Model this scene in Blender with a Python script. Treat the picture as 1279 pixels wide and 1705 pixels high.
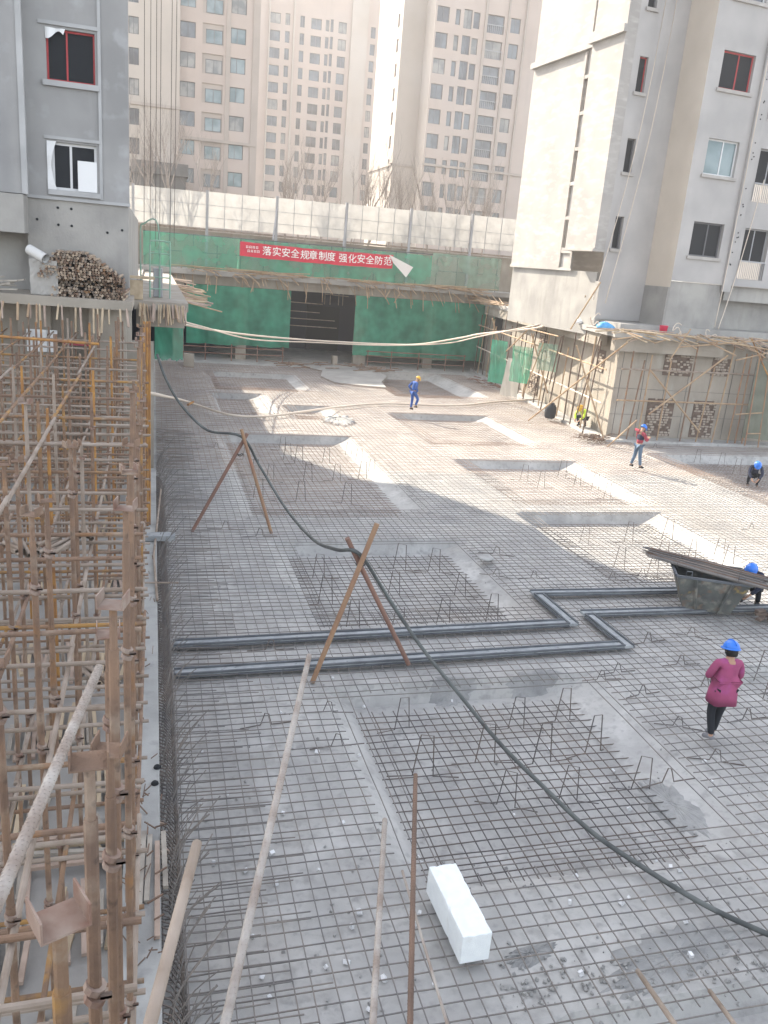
import bpy, bmesh, math, random
from mathutils import Vector, Matrix, Euler
random.seed(7)
for o in list(bpy.data.objects): bpy.data.objects.remove(o)
SC = bpy.context.scene
COL = SC.collection
PI = math.pi

# ------------------------------------------------------------------ camera
FPX, CX, CY, CAMH = 1380.0, 639.5, 852.5, 7.0
AX = Vector((.9633076, 0, .2683998)); AY = Vector((-.2562481, -.2974889, .9196941)); AZ = Vector((.0798460, -.9547253, -.2865733))
def ray(x, y):
    c = Vector((x-CX, y-CY, FPX)); return Vector((AX.dot(c), AY.dot(c), AZ.dot(c)))
CAM = Vector((0, 0, CAMH))
def G(x, y, z=0.0):
    d = ray(x, y); return CAM + d*((z-CAMH)/d.z)
def GY(x, y, Y):
    d = ray(x, y); return CAM + d*(Y/d.y)
def DEP(x, y, D):
    return CAM + ray(x, y)*(D/FPX)
cd = bpy.data.cameras.new('camera'); cam = bpy.data.objects.new('camera', cd); COL.objects.link(cam)
right = Vector((AX.x, AY.x, AZ.x)); down = Vector((AX.y, AY.y, AZ.y)); fwd = Vector((AX.z, AY.z, AZ.z))
m = Matrix((right, -down, -fwd)).transposed().to_4x4(); m.translation = CAM
cam.matrix_world = m
cd.sensor_fit = 'VERTICAL'; cd.sensor_height = 36.0; cd.sensor_width = 27.0
cd.lens = FPX/1705*36.0; cd.clip_start = .05; cd.clip_end = 1500
SC.camera = cam
SC.render.resolution_x = 768; SC.render.resolution_y = 1024

# ------------------------------------------------------------------ light
SUN_EL = math.radians(36); TRAVEL = Vector((.48, -.877, 0)).normalized()
W = bpy.data.worlds.new('World'); SC.world = W; W.use_nodes = True
nt = W.node_tree; bg = nt.nodes['Background']
sky = nt.nodes.new('ShaderNodeTexSky'); sky.sky_type = 'NISHITA'; sky.sun_disc = False
sky.sun_elevation = SUN_EL; sky.sun_rotation = math.atan2(-TRAVEL.x, -TRAVEL.y)
sky.air_density = 1.0; sky.dust_density = 1.5; sky.ozone_density = 1.0
hs_ = nt.nodes.new('ShaderNodeHueSaturation'); hs_.inputs['Saturation'].default_value = .4
nt.links.new(sky.outputs[0], hs_.inputs['Color']); nt.links.new(hs_.outputs[0], bg.inputs[0]); bg.inputs[1].default_value = .15
sl = bpy.data.lights.new('sun', 'SUN'); sl.energy = 3.2; sl.angle = math.radians(.6); sl.color = (1, .9, .75)
so = bpy.data.objects.new('sun', sl); COL.objects.link(so)
sd = Vector((TRAVEL.x*math.cos(SUN_EL), TRAVEL.y*math.cos(SUN_EL), -math.sin(SUN_EL)))
so.rotation_euler = sd.to_track_quat('-Z', 'Y').to_euler(); so.location = (-20, 40, 60)
SC.view_settings.view_transform = 'Standard'; SC.view_settings.look = 'None'
SC.view_settings.exposure = 2.04; SC.view_settings.gamma = 1
SC.cycles.max_bounces = 6; SC.cycles.diffuse_bounces = 3; SC.cycles.transparent_max_bounces = 24

# ------------------------------------------------------------------ materials
MATS = {}
def mat(name, col, rough=.8, metal=0, col2=None, scale=3.0, detail=5, bump=0, bscale=None, stretch=None, lo=.35, hi=.65, spec=.3, extra=None):
    """extra: list of (col, scale, lo, hi, amount, stretch) blotch layers"""
    M = bpy.data.materials.new(name); M.use_nodes = True; n = M.node_tree.nodes; L = M.node_tree.links
    b = n['Principled BSDF']; b.inputs['Roughness'].default_value = rough; b.inputs['Metallic'].default_value = metal
    b.inputs['Specular IOR Level'].default_value = spec
    b.inputs['Base Color'].default_value = (*col, 1)
    geo = n.new('ShaderNodeNewGeometry')
    def noise(sc, det, st):
        t = n.new('ShaderNodeTexNoise'); t.inputs['Scale'].default_value = sc; t.inputs['Detail'].default_value = det
        if st:
            mp = n.new('ShaderNodeMapping'); mp.inputs['Scale'].default_value = st
            L.new(geo.outputs['Position'], mp.inputs[0]); L.new(mp.outputs[0], t.inputs['Vector'])
        else: L.new(geo.outputs['Position'], t.inputs['Vector'])
        return t
    cur = None
    if col2 is not None:
        t = noise(scale, detail, stretch)
        r = n.new('ShaderNodeMapRange'); r.inputs[1].default_value = lo; r.inputs[2].default_value = hi
        L.new(t.outputs['Fac'], r.inputs[0])
        mx = n.new('ShaderNodeMix'); mx.data_type = 'RGBA'
        mx.inputs[6].default_value = (*col, 1); mx.inputs[7].default_value = (*col2, 1)
        L.new(r.outputs[0], mx.inputs[0]); cur = mx.outputs[2]
    for (c, sc, l, h, am, st) in (extra or []):
        t = noise(sc, 6, st); r = n.new('ShaderNodeMapRange'); r.inputs[1].default_value = l; r.inputs[2].default_value = h; r.inputs[4].default_value = am
        L.new(t.outputs['Fac'], r.inputs[0])
        mx = n.new('ShaderNodeMix'); mx.data_type = 'RGBA'; mx.inputs[7].default_value = (*c, 1)
        if cur: L.new(cur, mx.inputs[6])
        else: mx.inputs[6].default_value = (*col, 1)
        L.new(r.outputs[0], mx.inputs[0]); cur = mx.outputs[2]
    if cur: L.new(cur, b.inputs['Base Color'])
    if bump:
        t = noise(bscale or scale*6, 6, None); bp = n.new('ShaderNodeBump'); bp.inputs['Strength'].default_value = bump; bp.inputs['Distance'].default_value = .02
        L.new(t.outputs['Fac'], bp.inputs['Height']); L.new(bp.outputs[0], b.inputs['Normal'])
    MATS[name] = M
    return M
def net_mat(name, col, alpha, trans=.4, weave=0):
    M = bpy.data.materials.new(name); M.use_nodes = True; n = M.node_tree.nodes; L = M.node_tree.links
    n.remove(n['Principled BSDF']); out = n['Material Output']
    d = n.new('ShaderNodeBsdfDiffuse'); t = n.new('ShaderNodeBsdfTranslucent'); tr = n.new('ShaderNodeBsdfTransparent')
    geo = n.new('ShaderNodeNewGeometry'); ns = n.new('ShaderNodeTexNoise'); ns.inputs['Scale'].default_value = 1.6; ns.inputs['Detail'].default_value = 5
    L.new(geo.outputs['Position'], ns.inputs['Vector'])
    mx = n.new('ShaderNodeMix'); mx.data_type = 'RGBA'; mx.inputs[6].default_value = (*[c*.75 for c in col], 1); mx.inputs[7].default_value = (*[min(1, c*1.25) for c in col], 1)
    L.new(ns.outputs['Fac'], mx.inputs[0]); L.new(mx.outputs[2], d.inputs[0]); L.new(mx.outputs[2], t.inputs[0])
    a = n.new('ShaderNodeMixShader'); a.inputs[0].default_value = trans; L.new(d.outputs[0], a.inputs[1]); L.new(t.outputs[0], a.inputs[2])
    if alpha < 1:
        b = n.new('ShaderNodeMixShader'); L.new(tr.outputs[0], b.inputs[1]); L.new(a.outputs[0], b.inputs[2])
        if weave:
            r = n.new('ShaderNodeMapRange'); r.inputs[1].default_value = .3; r.inputs[2].default_value = .7; r.inputs[3].default_value = alpha-.18; r.inputs[4].default_value = min(1, alpha+.15)
            n2 = n.new('ShaderNodeTexNoise'); n2.inputs['Scale'].default_value = .8; L.new(geo.outputs['Position'], n2.inputs['Vector'])
            L.new(n2.outputs['Fac'], r.inputs[0]); L.new(r.outputs[0], b.inputs[0])
        else: b.inputs[0].default_value = alpha
        L.new(b.outputs[0], out.inputs[0])
    else: L.new(a.outputs[0], out.inputs[0])
    MATS[name] = M
    return M
mat('raft', (.45, .44, .42), .9, col2=(.36, .352, .34), scale=.55, bump=.5, bscale=9, spec=.2,
    extra=[((.52, .51, .49), 1.5, .5, .68, .75, None), ((.26, .258, .25), 9.0, .55, .7, .5, None), ((.30, .29, .275), 2.6, .56, .66, .55, None), ((.22, .222, .225), .33, .58, .74, .7, None), ((.2, .195, .19), 5.0, .58, .75, .6, None), ((.38, .33, .27), .2, .55, .7, .35, None)])
mat('terrain', (.25, .23, .2), .95, col2=(.17, .16, .14), scale=.3)
mat('concrete', (.36, .345, .32), .88, col2=(.27, .26, .245), scale=.8, bump=.35, bscale=14, extra=[((.2, .19, .18), 2.5, .55, .8, .55, (1, 1, .25)), ((.44, .43, .4), .5, .55, .75, .5, None)])
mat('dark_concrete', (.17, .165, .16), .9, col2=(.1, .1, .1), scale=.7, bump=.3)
mat('kerb_concrete', (.4, .4, .385), .88, col2=(.29, .29, .28), scale=1.4, bump=.4, bscale=16, extra=[((.18, .18, .18), 3, .58, .75, .7, None)])
mat('retaining', (.36, .32, .27), .9, col2=(.27, .24, .2), scale=.6, bump=.3, bscale=10, extra=[((.42, .4, .36), 1.1, .55, .7, .6, (1, 1, .4)), ((.2, .18, .15), 2.0, .56, .78, .5, (1, 1, .3))])
mat('plaster', (.33, .325, .318), .9, col2=(.25, .246, .242), scale=.5, bump=.15, extra=[((.42, .42, .43), 1.7, .58, .72, .45, None), ((.2, .2, .21), .9, .55, .75, .5, (1, 1, .12)), ((.40, .395, .385), 2.5, .6, .75, .5, (1, 1, .1))])
mat('plaster_edge', (.42, .42, .42), .9, col2=(.34, .34, .34), scale=1)
mat('render_white', (.39, .365, .34), .9, col2=(.33, .31, .29), scale=.7, bump=.12, extra=[((.55, .53, .5), 1.3, .5, .7, .5, (1, 1, 3)), ((.33, .31, .29), 2.2, .6, .8, .45, (1, 1, .2)), ((.36, .34, .32), .5, .55, .7, .4, (1, 1, .15))])
mat('render_grey', (.42, .40, .385), .9, col2=(.35, .335, .325), scale=.6, bump=.1, extra=[((.34, .33, .32), 2.0, .58, .8, .4, (1, 1, .2))])
mat('stucco', (.47, .385, .33), .9, col2=(.42, .345, .30), scale=.25, extra=[((.46, .40, .36), .12, .45, .65, .5, None), ((.3, .25, .22), .8, .6, .8, .3, (1, 1, .1))])
mat('stucco_pale', (.46, .40, .345), .9, col2=(.41, .36, .31), scale=.22, extra=[((.48, .44, .4), .12, .45, .65, .5, None), ((.33, .28, .25), .8, .6, .8, .3, (1, 1, .1))])
mat('stucco_band', (.40, .34, .295), .9, col2=(.35, .30, .26), scale=.4)
mat('shop_dark', (.10, .095, .09), .8, col2=(.14, .13, .12), scale=1)
mat('frame_dark', (.11, .11, .115), .5)
mat('frame_grey', (.33, .33, .34), .5)
mat('frame_red', (.42, .055, .06), .6, col2=(.35, .05, .05), scale=4)
mat('frame_white', (.62, .62, .62), .5)
mat('glass_pale', (.16, .17, .17), .2, col2=(.30, .29, .27), scale=.8, lo=.4, hi=.6)
mat('glass', (.04, .045, .055), .12, col2=(.11, .13, .145), scale=.35, lo=.4, hi=.6, spec=.6)
mat('glass_teal', (.07, .12, .13), .12, col2=(.18, .235, .245), scale=.5, lo=.4, hi=.6, spec=.6)
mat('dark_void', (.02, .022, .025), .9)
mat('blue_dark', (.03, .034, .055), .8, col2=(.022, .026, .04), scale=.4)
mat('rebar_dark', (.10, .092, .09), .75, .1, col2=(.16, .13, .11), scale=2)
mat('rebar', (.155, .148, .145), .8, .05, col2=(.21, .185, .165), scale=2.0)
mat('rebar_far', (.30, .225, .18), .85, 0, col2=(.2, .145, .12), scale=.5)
mat('pole_dark', (.09, .07, .06), .85, col2=(.15, .1, .075), scale=2)
mat('step_painted_sun', (.60, .53, .45), .9, col2=(.54, .475, .4), scale=.6)  # lighter cream puts sunlight into the colour of the tower's step face
mat('rebar_rust', (.20, .13, .095), .8, .1, col2=(.13, .09, .07), scale=3)
mat('rebar_pale', (.36, .33, .30), .8, 0, col2=(.24, .195, .165), scale=7, bump=.3)
mat('tube_rust', (.24, .155, .105), .85, .0, col2=(.17, .115, .085), scale=5, bump=.3, bscale=60, extra=[((.33, .26, .2), 3.5, .55, .68, .8, None), ((.30, .15, .055), 2.0, .6, .7, .6, None), ((.07, .05, .04), 14, .6, .72, .6, None)])
mat('tube_pale', (.33, .275, .23), .8, 0, col2=(.23, .18, .14), scale=3, extra=[((.17, .11, .08), 6, .6, .75, .6, None)])
mat('tube_yellow', (.42, .22, .06), .7, .05, col2=(.28, .14, .06), scale=3, extra=[((.16, .09, .06), 5, .52, .66, .85, None)])
mat('tube_brown', (.25, .155, .095), .8, 0, col2=(.17, .11, .075), scale=4, bump=.3, bscale=60, extra=[((.36, .2, .06), 2.5, .52, .62, .8, None), ((.30, .25, .19), 6, .6, .72, .7, None), ((.06, .045, .035), 12, .6, .74, .6, None)])
mat('coupler', (.30, .24, .2), .85, 0, col2=(.2, .12, .09), scale=9)
mat('timber', (.50, .40, .28), .85, col2=(.36, .28, .19), scale=4, stretch=(1, .15, 1))
mat('timber_grey', (.40, .36, .31), .9, col2=(.28, .25, .215), scale=4)
mat('timber_pink', (.44, .34, .28), .9, col2=(.33, .25, .2), scale=4)
mat('pole_red', (.25, .14, .105), .8, col2=(.19, .115, .09), scale=3)
mat('pole_ochre', (.34, .22, .13), .8, col2=(.27, .16, .105), scale=2, extra=[((.35, .14, .1), 3, .55, .7, .7, None)])
mat('bamboo', (.42, .31, .2), .8, col2=(.3, .2, .13), scale=3)
mat('tube_end', (.46, .37, .28), .8, col2=(.3, .22, .16), scale=12)
mat('hose', (.06, .065, .065), .5, col2=(.12, .13, .125), scale=3)
mat('rope', (.58, .5, .42), .9)
mat('wire', (.06, .05, .045), .6)
mat('galv', (.36, .375, .38), .85, 0, col2=(.24, .255, .265), scale=4, bump=.5, bscale=30, extra=[((.36, .37, .37), 2.2, .55, .7, .7, None), ((.09, .095, .1), 9, .6, .72, .7, None)])
mat('galv_dark', (.085, .09, .10), .85, 0, col2=(.13, .14, .15), scale=3)
mat('foam', (.80, .83, .83), .95, col2=(.74, .77, .78), scale=9, bump=.3, bscale=120, extra=[((.55, .54, .51), 5, .6, .78, .5, None)])
mat('bin_paint', (.14, .145, .13), .8, .1, col2=(.085, .088, .085), scale=3, extra=[((.30, .28, .24), 4, .52, .68, .7, None), ((.36, .26, .08), 3.0, .63, .7, .8, None), ((.2, .12, .08), 7, .55, .7, .6, None)])
mat('helmet_blue', (.02, .16, .62), .35, spec=.5)
mat('helmet_yellow', (.75, .45, .05), .4, spec=.5)
mat('skin', (.42, .25, .17), .6)
mat('hair', (.015, .013, .012), .6)
mat('magenta', (.34, .075, .16), .9, col2=(.27, .06, .13), scale=5, extra=[((.38, .09, .30), 3, .55, .7, .6, None)])
mat('black_cloth', (.02, .022, .027), .9)
mat('blue_cloth', (.05, .12, .36), .9, col2=(.035, .085, .27), scale=6)
mat('navy_cloth', (.03, .035, .06), .9)
mat('jeans', (.12, .17, .23), .9, col2=(.08, .12, .18), scale=6)
mat('red_cloth', (.28, .05, .07), .9)
mat('hivis', (.55, .75, .06), .8)
mat('shoe', (.18, .18, .19), .8)
mat('shoe_dark', (.03, .03, .03), .8)
mat('banner_red', (.62, .035, .07), .8, col2=(.52, .03, .06), scale=1.5)
mat('white_paint', (.86, .84, .82), .7)
mat('tarp', (.72, .68, .66), .8)
mat('brick', (.17, .125, .1), .9, col2=(.11, .08, .065), scale=6)
mat('brick_pale', (.40, .34, .28), .9, col2=(.35, .3, .25), scale=9)
mat('mortar_dark', (.35, .347, .335), .95, col2=(.25, .25, .245), scale=3, bump=.8, bscale=14)
mat('rubble', (.38, .375, .36), .95, col2=(.29, .285, .275), scale=5)
mat('plastic_white', (.72, .72, .72), .6)
mat('plastic_blue', (.05, .24, .5), .5, col2=(.12, .35, .6), scale=5)
mat('plastic_red', (.6, .04, .09), .5)
mat('pvc', (.55, .54, .52), .5)
mat('bark', (.24, .21, .19), .95, col2=(.32, .285, .26), scale=6)
mat('barrel', (.04, .042, .048), .6)
mat('steel_green', (.2, .36, .27), .7, col2=(.3, .4, .34), scale=3)
net_mat('net_green', (.10, .40, .27), .78, .35, 1)
net_mat('net_thin', (.09, .42, .27), .6, .5, 1)
net_mat('net_pale', (.26, .42, .33), .5, .4, 1)
net_mat('tarp_white', (.46, .447, .425), .985, .33)
net_mat('sheet_dull', (.23, .25, .2), .8, .3, 1)
net_mat('sheet_grey', (.5, .48, .45), .93, .3)

# ------------------------------------------------------------------ mesh helpers
class MB:
    def __init__(s): s.v = []; s.f = []
    def quad(s, a, b, c, d):
        i = len(s.v); s.v += [tuple(a), tuple(b), tuple(c), tuple(d)]; s.f.append((i, i+1, i+2, i+3))
    def box(s, x0, x1, y0, y1, z0, z1, M=None):
        i = len(s.v); p = [Vector((x, y, z)) for z in (z0, z1) for y in (y0, y1) for x in (x0, x1)]
        if M: p = [M @ q for q in p]
        s.v += [tuple(q) for q in p]
        s.f += [(i, i+2, i+3, i+1), (i+4, i+5, i+7, i+6), (i, i+1, i+5, i+4), (i+2, i+6, i+7, i+3), (i, i+4, i+6, i+2), (i+1, i+3, i+7, i+5)]
    def beam(s, a, b, w, h, roll=0):
        a = Vector(a); b = Vector(b); d = b-a; L = d.length
        q = d.to_track_quat('Y', 'Z').to_matrix().to_4x4(); q.translation = a
        if roll: q = q @ Matrix.Rotation(roll, 4, 'Y')
        s.box(-w/2, w/2, 0, L, -h/2, h/2, q)
    def tube(s, pts, r, n=6, cap=True):
        pts = [Vector(p) for p in pts]; R = r if isinstance(r, (list, tuple)) else [r]*len(pts)
        rings = []
        up = Vector((0, 0, 1))
        for k, p in enumerate(pts):
            d = (pts[min(k+1, len(pts)-1)] - pts[max(k-1, 0)])
            if d.length < 1e-9: d = Vector((0, 0, 1))
            d.normalize()
            u = d.cross(up)
            if u.length < .05: u = d.cross(Vector((1, 0, 0)))
            u.normalize(); w = d.cross(u)
            i = len(s.v)
            for j in range(n):
                a = 2*PI*(j+.5)/n; q = p + (u*math.cos(a)+w*math.sin(a))*R[k]; s.v.append((q.x, q.y, q.z))
            rings.append(i)
        for k in range(len(rings)-1):
            a, b = rings[k], rings[k+1]
            for j in range(n):
                j2 = (j+1) % n; s.f.append((a+j, a+j2, b+j2, b+j))
        if cap:
            s.f.append(tuple(rings[0]+j for j in reversed(range(n)))); s.f.append(tuple(rings[-1]+j for j in range(n)))
    def lathe(s, prof, n=20, M=None, cap=True):
        i0 = len(s.v)
        for (r, z) in prof:
            for j in range(n):
                q = Vector((r*math.cos(2*PI*j/n), r*math.sin(2*PI*j/n), z))
                if M: q = M @ q
                s.v.append(tuple(q))
        for k in range(len(prof)-1):
            for j in range(n):
                j2 = (j+1) % n; a = i0+k*n; b = a+n; s.f.append((a+j, a+j2, b+j2, b+j))
        if cap:
            s.f.append(tuple(i0+j for j in reversed(range(n)))); e = i0+(len(prof)-1)*n; s.f.append(tuple(e+j for j in range(n)))
    def grid(s, fn, nu, nv):
        i = len(s.v)
        for b in range(nv+1):
            for a in range(nu+1): s.v.append(tuple(fn(a/nu, b/nv)))
        for b in range(nv):
            for a in range(nu):
                k = i+b*(nu+1)+a; s.f.append((k, k+1, k+nu+2, k+nu+1))
    def mesh(s, name):
        me = bpy.data.meshes.new(name); me.from_pydata(s.v, [], s.f); me.update(); return me
    def build(s, name, m, parent=None, smooth=False, bevel=0):
        me = s.mesh(name); me.materials.append(MATS[m])
        if smooth: me.polygons.foreach_set('use_smooth', [True]*len(me.polygons))
        o = bpy.data.objects.new(name, me); COL.objects.link(o)
        if parent is not None: o.parent = parent
        if bevel:
            b = o.modifiers.new('bevel', 'BEVEL'); b.width = bevel; b.segments = 2; b.limit_method = 'ANGLE'
        return o
def tag(o, label=None, cat=None, group=None, kind=None):
    if label: o['label'] = label
    if cat: o['category'] = cat
    if group: o['group'] = group
    if kind: o['kind'] = kind
    return o
def thing(name, label, cat, loc=(0, 0, 0), rz=0, group=None):
    o = bpy.data.objects.new(name, None); COL.objects.link(o); o.location = loc; o.rotation_euler = (0, 0, rz)
    return tag(o, label, cat, group)
def copy_tree(o, parent=None):
    c = o.copy(); COL.objects.link(c)
    if parent is not None: c.parent = parent
    for ch in [k for k in COL.objects if k.parent == o]: copy_tree(ch, c)
    return c
def wob(x, s=0):
    return math.sin(x*1.3+s*2.1)*.5+math.sin(x*2.9+s*5.3)*.3+math.sin(x*6.1+s*1.7)*.2
def smooth_path(pts, n=6):
    pts = [Vector(p) for p in pts]; out = []
    for i in range(len(pts)-1):
        p0 = pts[max(i-1, 0)]; p1 = pts[i]; p2 = pts[i+1]; p3 = pts[min(i+2, len(pts)-1)]
        for k in range(n):
            t = k/n; out.append(.5*((2*p1)+(p2-p0)*t+(2*p0-5*p1+4*p2-p3)*t*t+(3*p1-p0-3*p2+p3)*t**3))
    return out+[pts[-1]]

# ------------------------------------------------------------------ ground with pits
# (x0,x1,y0,y1,depth): outer rectangle of each footing pit
PITS = [(p[0], p[1], p[2], p[3], p[4]*.82) for p in [(2.75, 8.0, 7.3, 12.4, .42), (2.8, 8.3, 14.75, 20.0, .45), (2.3, 8.2, 22.0, 33.2, .5), (11.1, 16.6, 23.2, 29.4, .45),
        (10.7, 16.0, 16.6, 22.5, .45), (2.6, 5.7, 37.0, 43.2, .45), (6.0, 8.7, 36.5, 40.2, .45), (11.0, 16.6, 31.8, 39.0, .4),
        (13.0, 19.0, 44.0, 54.5, .7), (2.8, 8.6, 44.2, 51.0, .45), (10.6, 15.6, 7.4, 12.3, .4), (20.6, 29.0, 23.0, 31.2, .55), (3.4, 9.6, 2.4, 5.65, .35)]]
SL, SR, SF, SBK = .6, 1.15, .6, .16
def ground_z(x, y):
    z = .012*wob(x*.9, 1)*wob(y*.8, 2)
    for (x0, x1, y0, y1, d) in PITS:
        if x0 < x < x1 and y0 < y < y1:
            e = min((x-x0)/SL, (x1-x)/SR, (y-y0)/SF, (y1-y)/SBK, 1)
            z -= d*e
    return z
def line_cuts(a, b, step, extra):
    c = set(round(a+i*(b-a)/int((b-a)/step), 3) for i in range(int((b-a)/step)+1))
    for e in extra:
        if a < e < b: c.add(round(e, 3))
    c = sorted(c); o = [c[0]]
    for v in c[1:]:
        if v-o[-1] > .05: o.append(v)
    return o
gx = line_cuts(0, 40, .5, [v for p in PITS for v in (p[0], p[0]+SL, p[1]-SR, p[1])])
gy = line_cuts(-8, 72, .5, [v for p in PITS for v in (p[2], p[2]+SF, p[3]-SBK, p[3])])
mb = MB(); nx = len(gx)
for y in gy:
    for x in gx: mb.v.append((x, y, ground_z(x, y)))
for j in range(len(gy)-1):
    for i in range(nx-1):
        k = j*nx+i; mb.f.append((k, k+1, k+nx+1, k+nx))
tag(mb.build('ground', 'raft'), kind='structure')
mb = MB(); mb.quad((-400, -200, -1.2), (500, -200, -1.2), (500, 700, -1.2), (-400, 700, -1.2))
tag(mb.build('terrain', 'terrain'), kind='structure')
mb = MB(); mb.box(-9, -.32, -3, 30, -.4, .12)
tag(mb.build('floor', 'concrete'), kind='structure')
mb = MB(); mb.box(-60, 80, 68.05, 140, -1.1, 5.64)
tag(mb.build('plaza', 'terrain'), kind='structure')

# ------------------------------------------------------------------ reinforcement mats
def in_pit(x, y, m=0.0):
    for (x0, x1, y0, y1, d) in PITS:
        if x0+m < x < x1-m and y0+m < y < y1-m: return True
    return False
def add_run(mb, pts, r, n=4):
    if len(pts) > 1: mb.tube(pts, r, n, False)
def bar_line(mb, far, fixed, along_y, a, b, step, zoff, r, seed):
    pts = []
    amp = .017
    t = a
    while t <= b+1e-6:
        if along_y: x, y = fixed+amp*wob(t*.55, seed), t
        else: x, y = t, fixed+amp*wob(t*.5, seed)
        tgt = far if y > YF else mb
        if in_pit(x, y, .62) or y < .9: add_run(tgt, pts, r); pts = []
        else:
            q = (x, y, max(ground_z(x, y), -.015)+zoff+.009*wob(t*.9, seed+3)); pts.append(q)
            if along_y and t <= YF < t+step: add_run(mb, pts, r); pts = [q]
        t += step
    add_run(far if (not along_y and fixed > YF) or (along_y and t > YF) else mb, pts, r)
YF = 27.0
mat_o = thing('rebar_mat', 'wide grid of dark tied rebar covering the near shaded half of the concrete raft', 'rebar mat')
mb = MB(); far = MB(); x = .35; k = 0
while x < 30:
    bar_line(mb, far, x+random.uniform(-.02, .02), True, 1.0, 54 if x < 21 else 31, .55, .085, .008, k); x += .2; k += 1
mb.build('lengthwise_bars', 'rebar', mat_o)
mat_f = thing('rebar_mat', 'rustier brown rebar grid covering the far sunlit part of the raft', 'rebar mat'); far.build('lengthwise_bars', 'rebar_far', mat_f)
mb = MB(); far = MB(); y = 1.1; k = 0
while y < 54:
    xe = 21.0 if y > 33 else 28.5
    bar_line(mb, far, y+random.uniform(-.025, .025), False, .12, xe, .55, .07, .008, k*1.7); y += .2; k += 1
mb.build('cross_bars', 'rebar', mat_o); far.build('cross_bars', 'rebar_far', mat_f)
mb = MB(); y = 1.3
while y < 33:
    L = random.uniform(1.0, 1.75); a = random.uniform(-.05, .05)
    mb.tube([(.1, y, .16), (.5, y+a*.5, .12), (L, y+a, .105)], .0078, 4, False); y += random.uniform(.1, .19)
mb.build('wall_lap_bars', 'rebar', mat_o)
PITLAB = ['square pit mat of rebar nearest the camera behind the white foam block', 'square pit mat under the nearer pair of crossed poles', 'long pit mat beside the farther crossed poles, half in shade',
          'sunlit pit mat left of the worker in jeans', 'sunlit pit mat left of the skip loaded with rebar', 'small pit mat at the far left of the raft', 'small sunlit pit mat beside a mound of pale concrete', 'pit mat on the sunlit raft below the worker in blue',
          'shaded pit mat under the far green net at right', 'shaded pit mat under the far green net at left', 'pit mat cut by the right edge beside the woman in magenta', 'shaded pit mat below the pole scaffold where a worker crouches', 'rubble strewn pit mat at the bottom edge of the photo']
for q, (x0, x1, y0, y1, d) in enumerate(PITS):
    mb = MB(); m_ = .6; st = .19; zb = -d+.10
    x = x0+m_
    k = 0
    while x < x1-m_+.05:
        p = [(x+.012*wob(t*.8+x, q), y0+m_-.2+t, zb+.012*wob(t*1.1, k)) for t in [(y1-y0-2*m_+.3)*i/8 for i in range(9)]]
        mb.tube(p, .0085, 4, False); x += st*random.uniform(.9, 1.1); k += 1
    y = y0+m_
    while y < y1-m_+.05:
        p = [(x0+m_-.12+t, y+.012*wob(t*.8+y, q), zb+.022+.012*wob(t*1.1, k)) for t in [(x1-x0-2*m_+.24)*i/8 for i in range(9)]]
        mb.tube(p, .0085, 4, False); y += st*random.uniform(.9, 1.1); k += 1
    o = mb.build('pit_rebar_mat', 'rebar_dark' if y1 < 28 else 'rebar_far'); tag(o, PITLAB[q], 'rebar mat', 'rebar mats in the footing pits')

# rebar chairs (bent stools)
def chair_mesh(h, w):
    mb = MB(); r = .0095; b = .13
    for dy in (0,):
        mb.tube([(-w/2-.35, .02, 0), (-w/2, 0, 0), (-w/2+.07, 0, h), (w/2-.03, 0, h*1.0-.03), (w/2, -.05, 0), (w/2+.35, -.1, -.01)], r, 5)
    return mb
big = chair_mesh(.62, .28); small = chair_mesh(.2, .17)
cb = big.build('rebar_chair', 'rebar_dark'); tag(cb, 'tall bent rebar chair standing on a pit mat', 'rebar chair', 'tall rebar chairs in the pits')
cs = small.build('rebar_chair', 'rebar_dark'); tag(cs, 'low bent rebar chair tied on the flat rebar mat', 'rebar chair', 'low rebar chairs on the flat mat')
used = {'b': False, 's': False}
def put_chair(kind, px, py, z, jitter=.35):
    src = cb if kind == 'b' else cs
    o = src if not used[kind] else src.copy()
    if used[kind]: COL.objects.link(o)
    used[kind] = True
    p = G(px, py, z); o.location = p; o.rotation_euler = (0, 0, random.uniform(-jitter, jitter)); s = random.uniform(.9, 1.12); o.scale = (s, s, s)
for (px, py) in [(858, 1212), (935, 1198), (985, 1250), (900, 1268), (945, 1330), (1065, 1315), (842, 1340), (806, 1268), (703, 1290), (668, 1212)]: put_chair('b', px, py, -.28)
for (px, py) in [(530, 962), (665, 948), (722, 952), (541, 1005), (655, 992), (765, 992), (586, 1050), (662, 1050), (737, 1040), (817, 1036)]: put_chair('b', px, py, -.3)
for (px, py) in [(425, 790), (478, 765), (497, 772), (450, 800), (512, 802), (560, 800), (603, 798), (543, 770), (580, 760), (597, 770), (470, 750), (410, 765), (618, 790), (577, 838), (430, 830), (500, 835)]: put_chair('b', px, py, -.36)
for (px, py) in [(872, 800), (935, 795), (960, 810), (990, 815), (900, 812), (1010, 830)]: put_chair('b', px, py, -.3)
for (px, py) in [(972, 905), (1045, 902), (1110, 898), (1030, 945), (1085, 960), (1150, 930), (1195, 930), (1210, 945), (1100, 940)]: put_chair('b', px, py, -.3)
for (px, py) in [(1268, 1135), (1275, 1175), (1160, 770), (1200, 775), (1225, 790)]: put_chair('b', px, py, -.28)
for (px, py) in [(1077, 1068), (1150, 1058), (1027, 1118), (1132, 1105), (1068, 1155), (1172, 1142), (1128, 1208), (1242, 1196), (1190, 1265), (442, 1205), (546, 1184), (826, 922), (888, 962), (826, 958), (1018, 965), (1068, 958), (375, 880), (432, 892), (360, 745), (450, 1080), (1000, 1130), (560, 1240), (1110, 1300), (480, 690), (1090, 745), (1250, 880)]: put_chair('s', px, py, .02)

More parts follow.
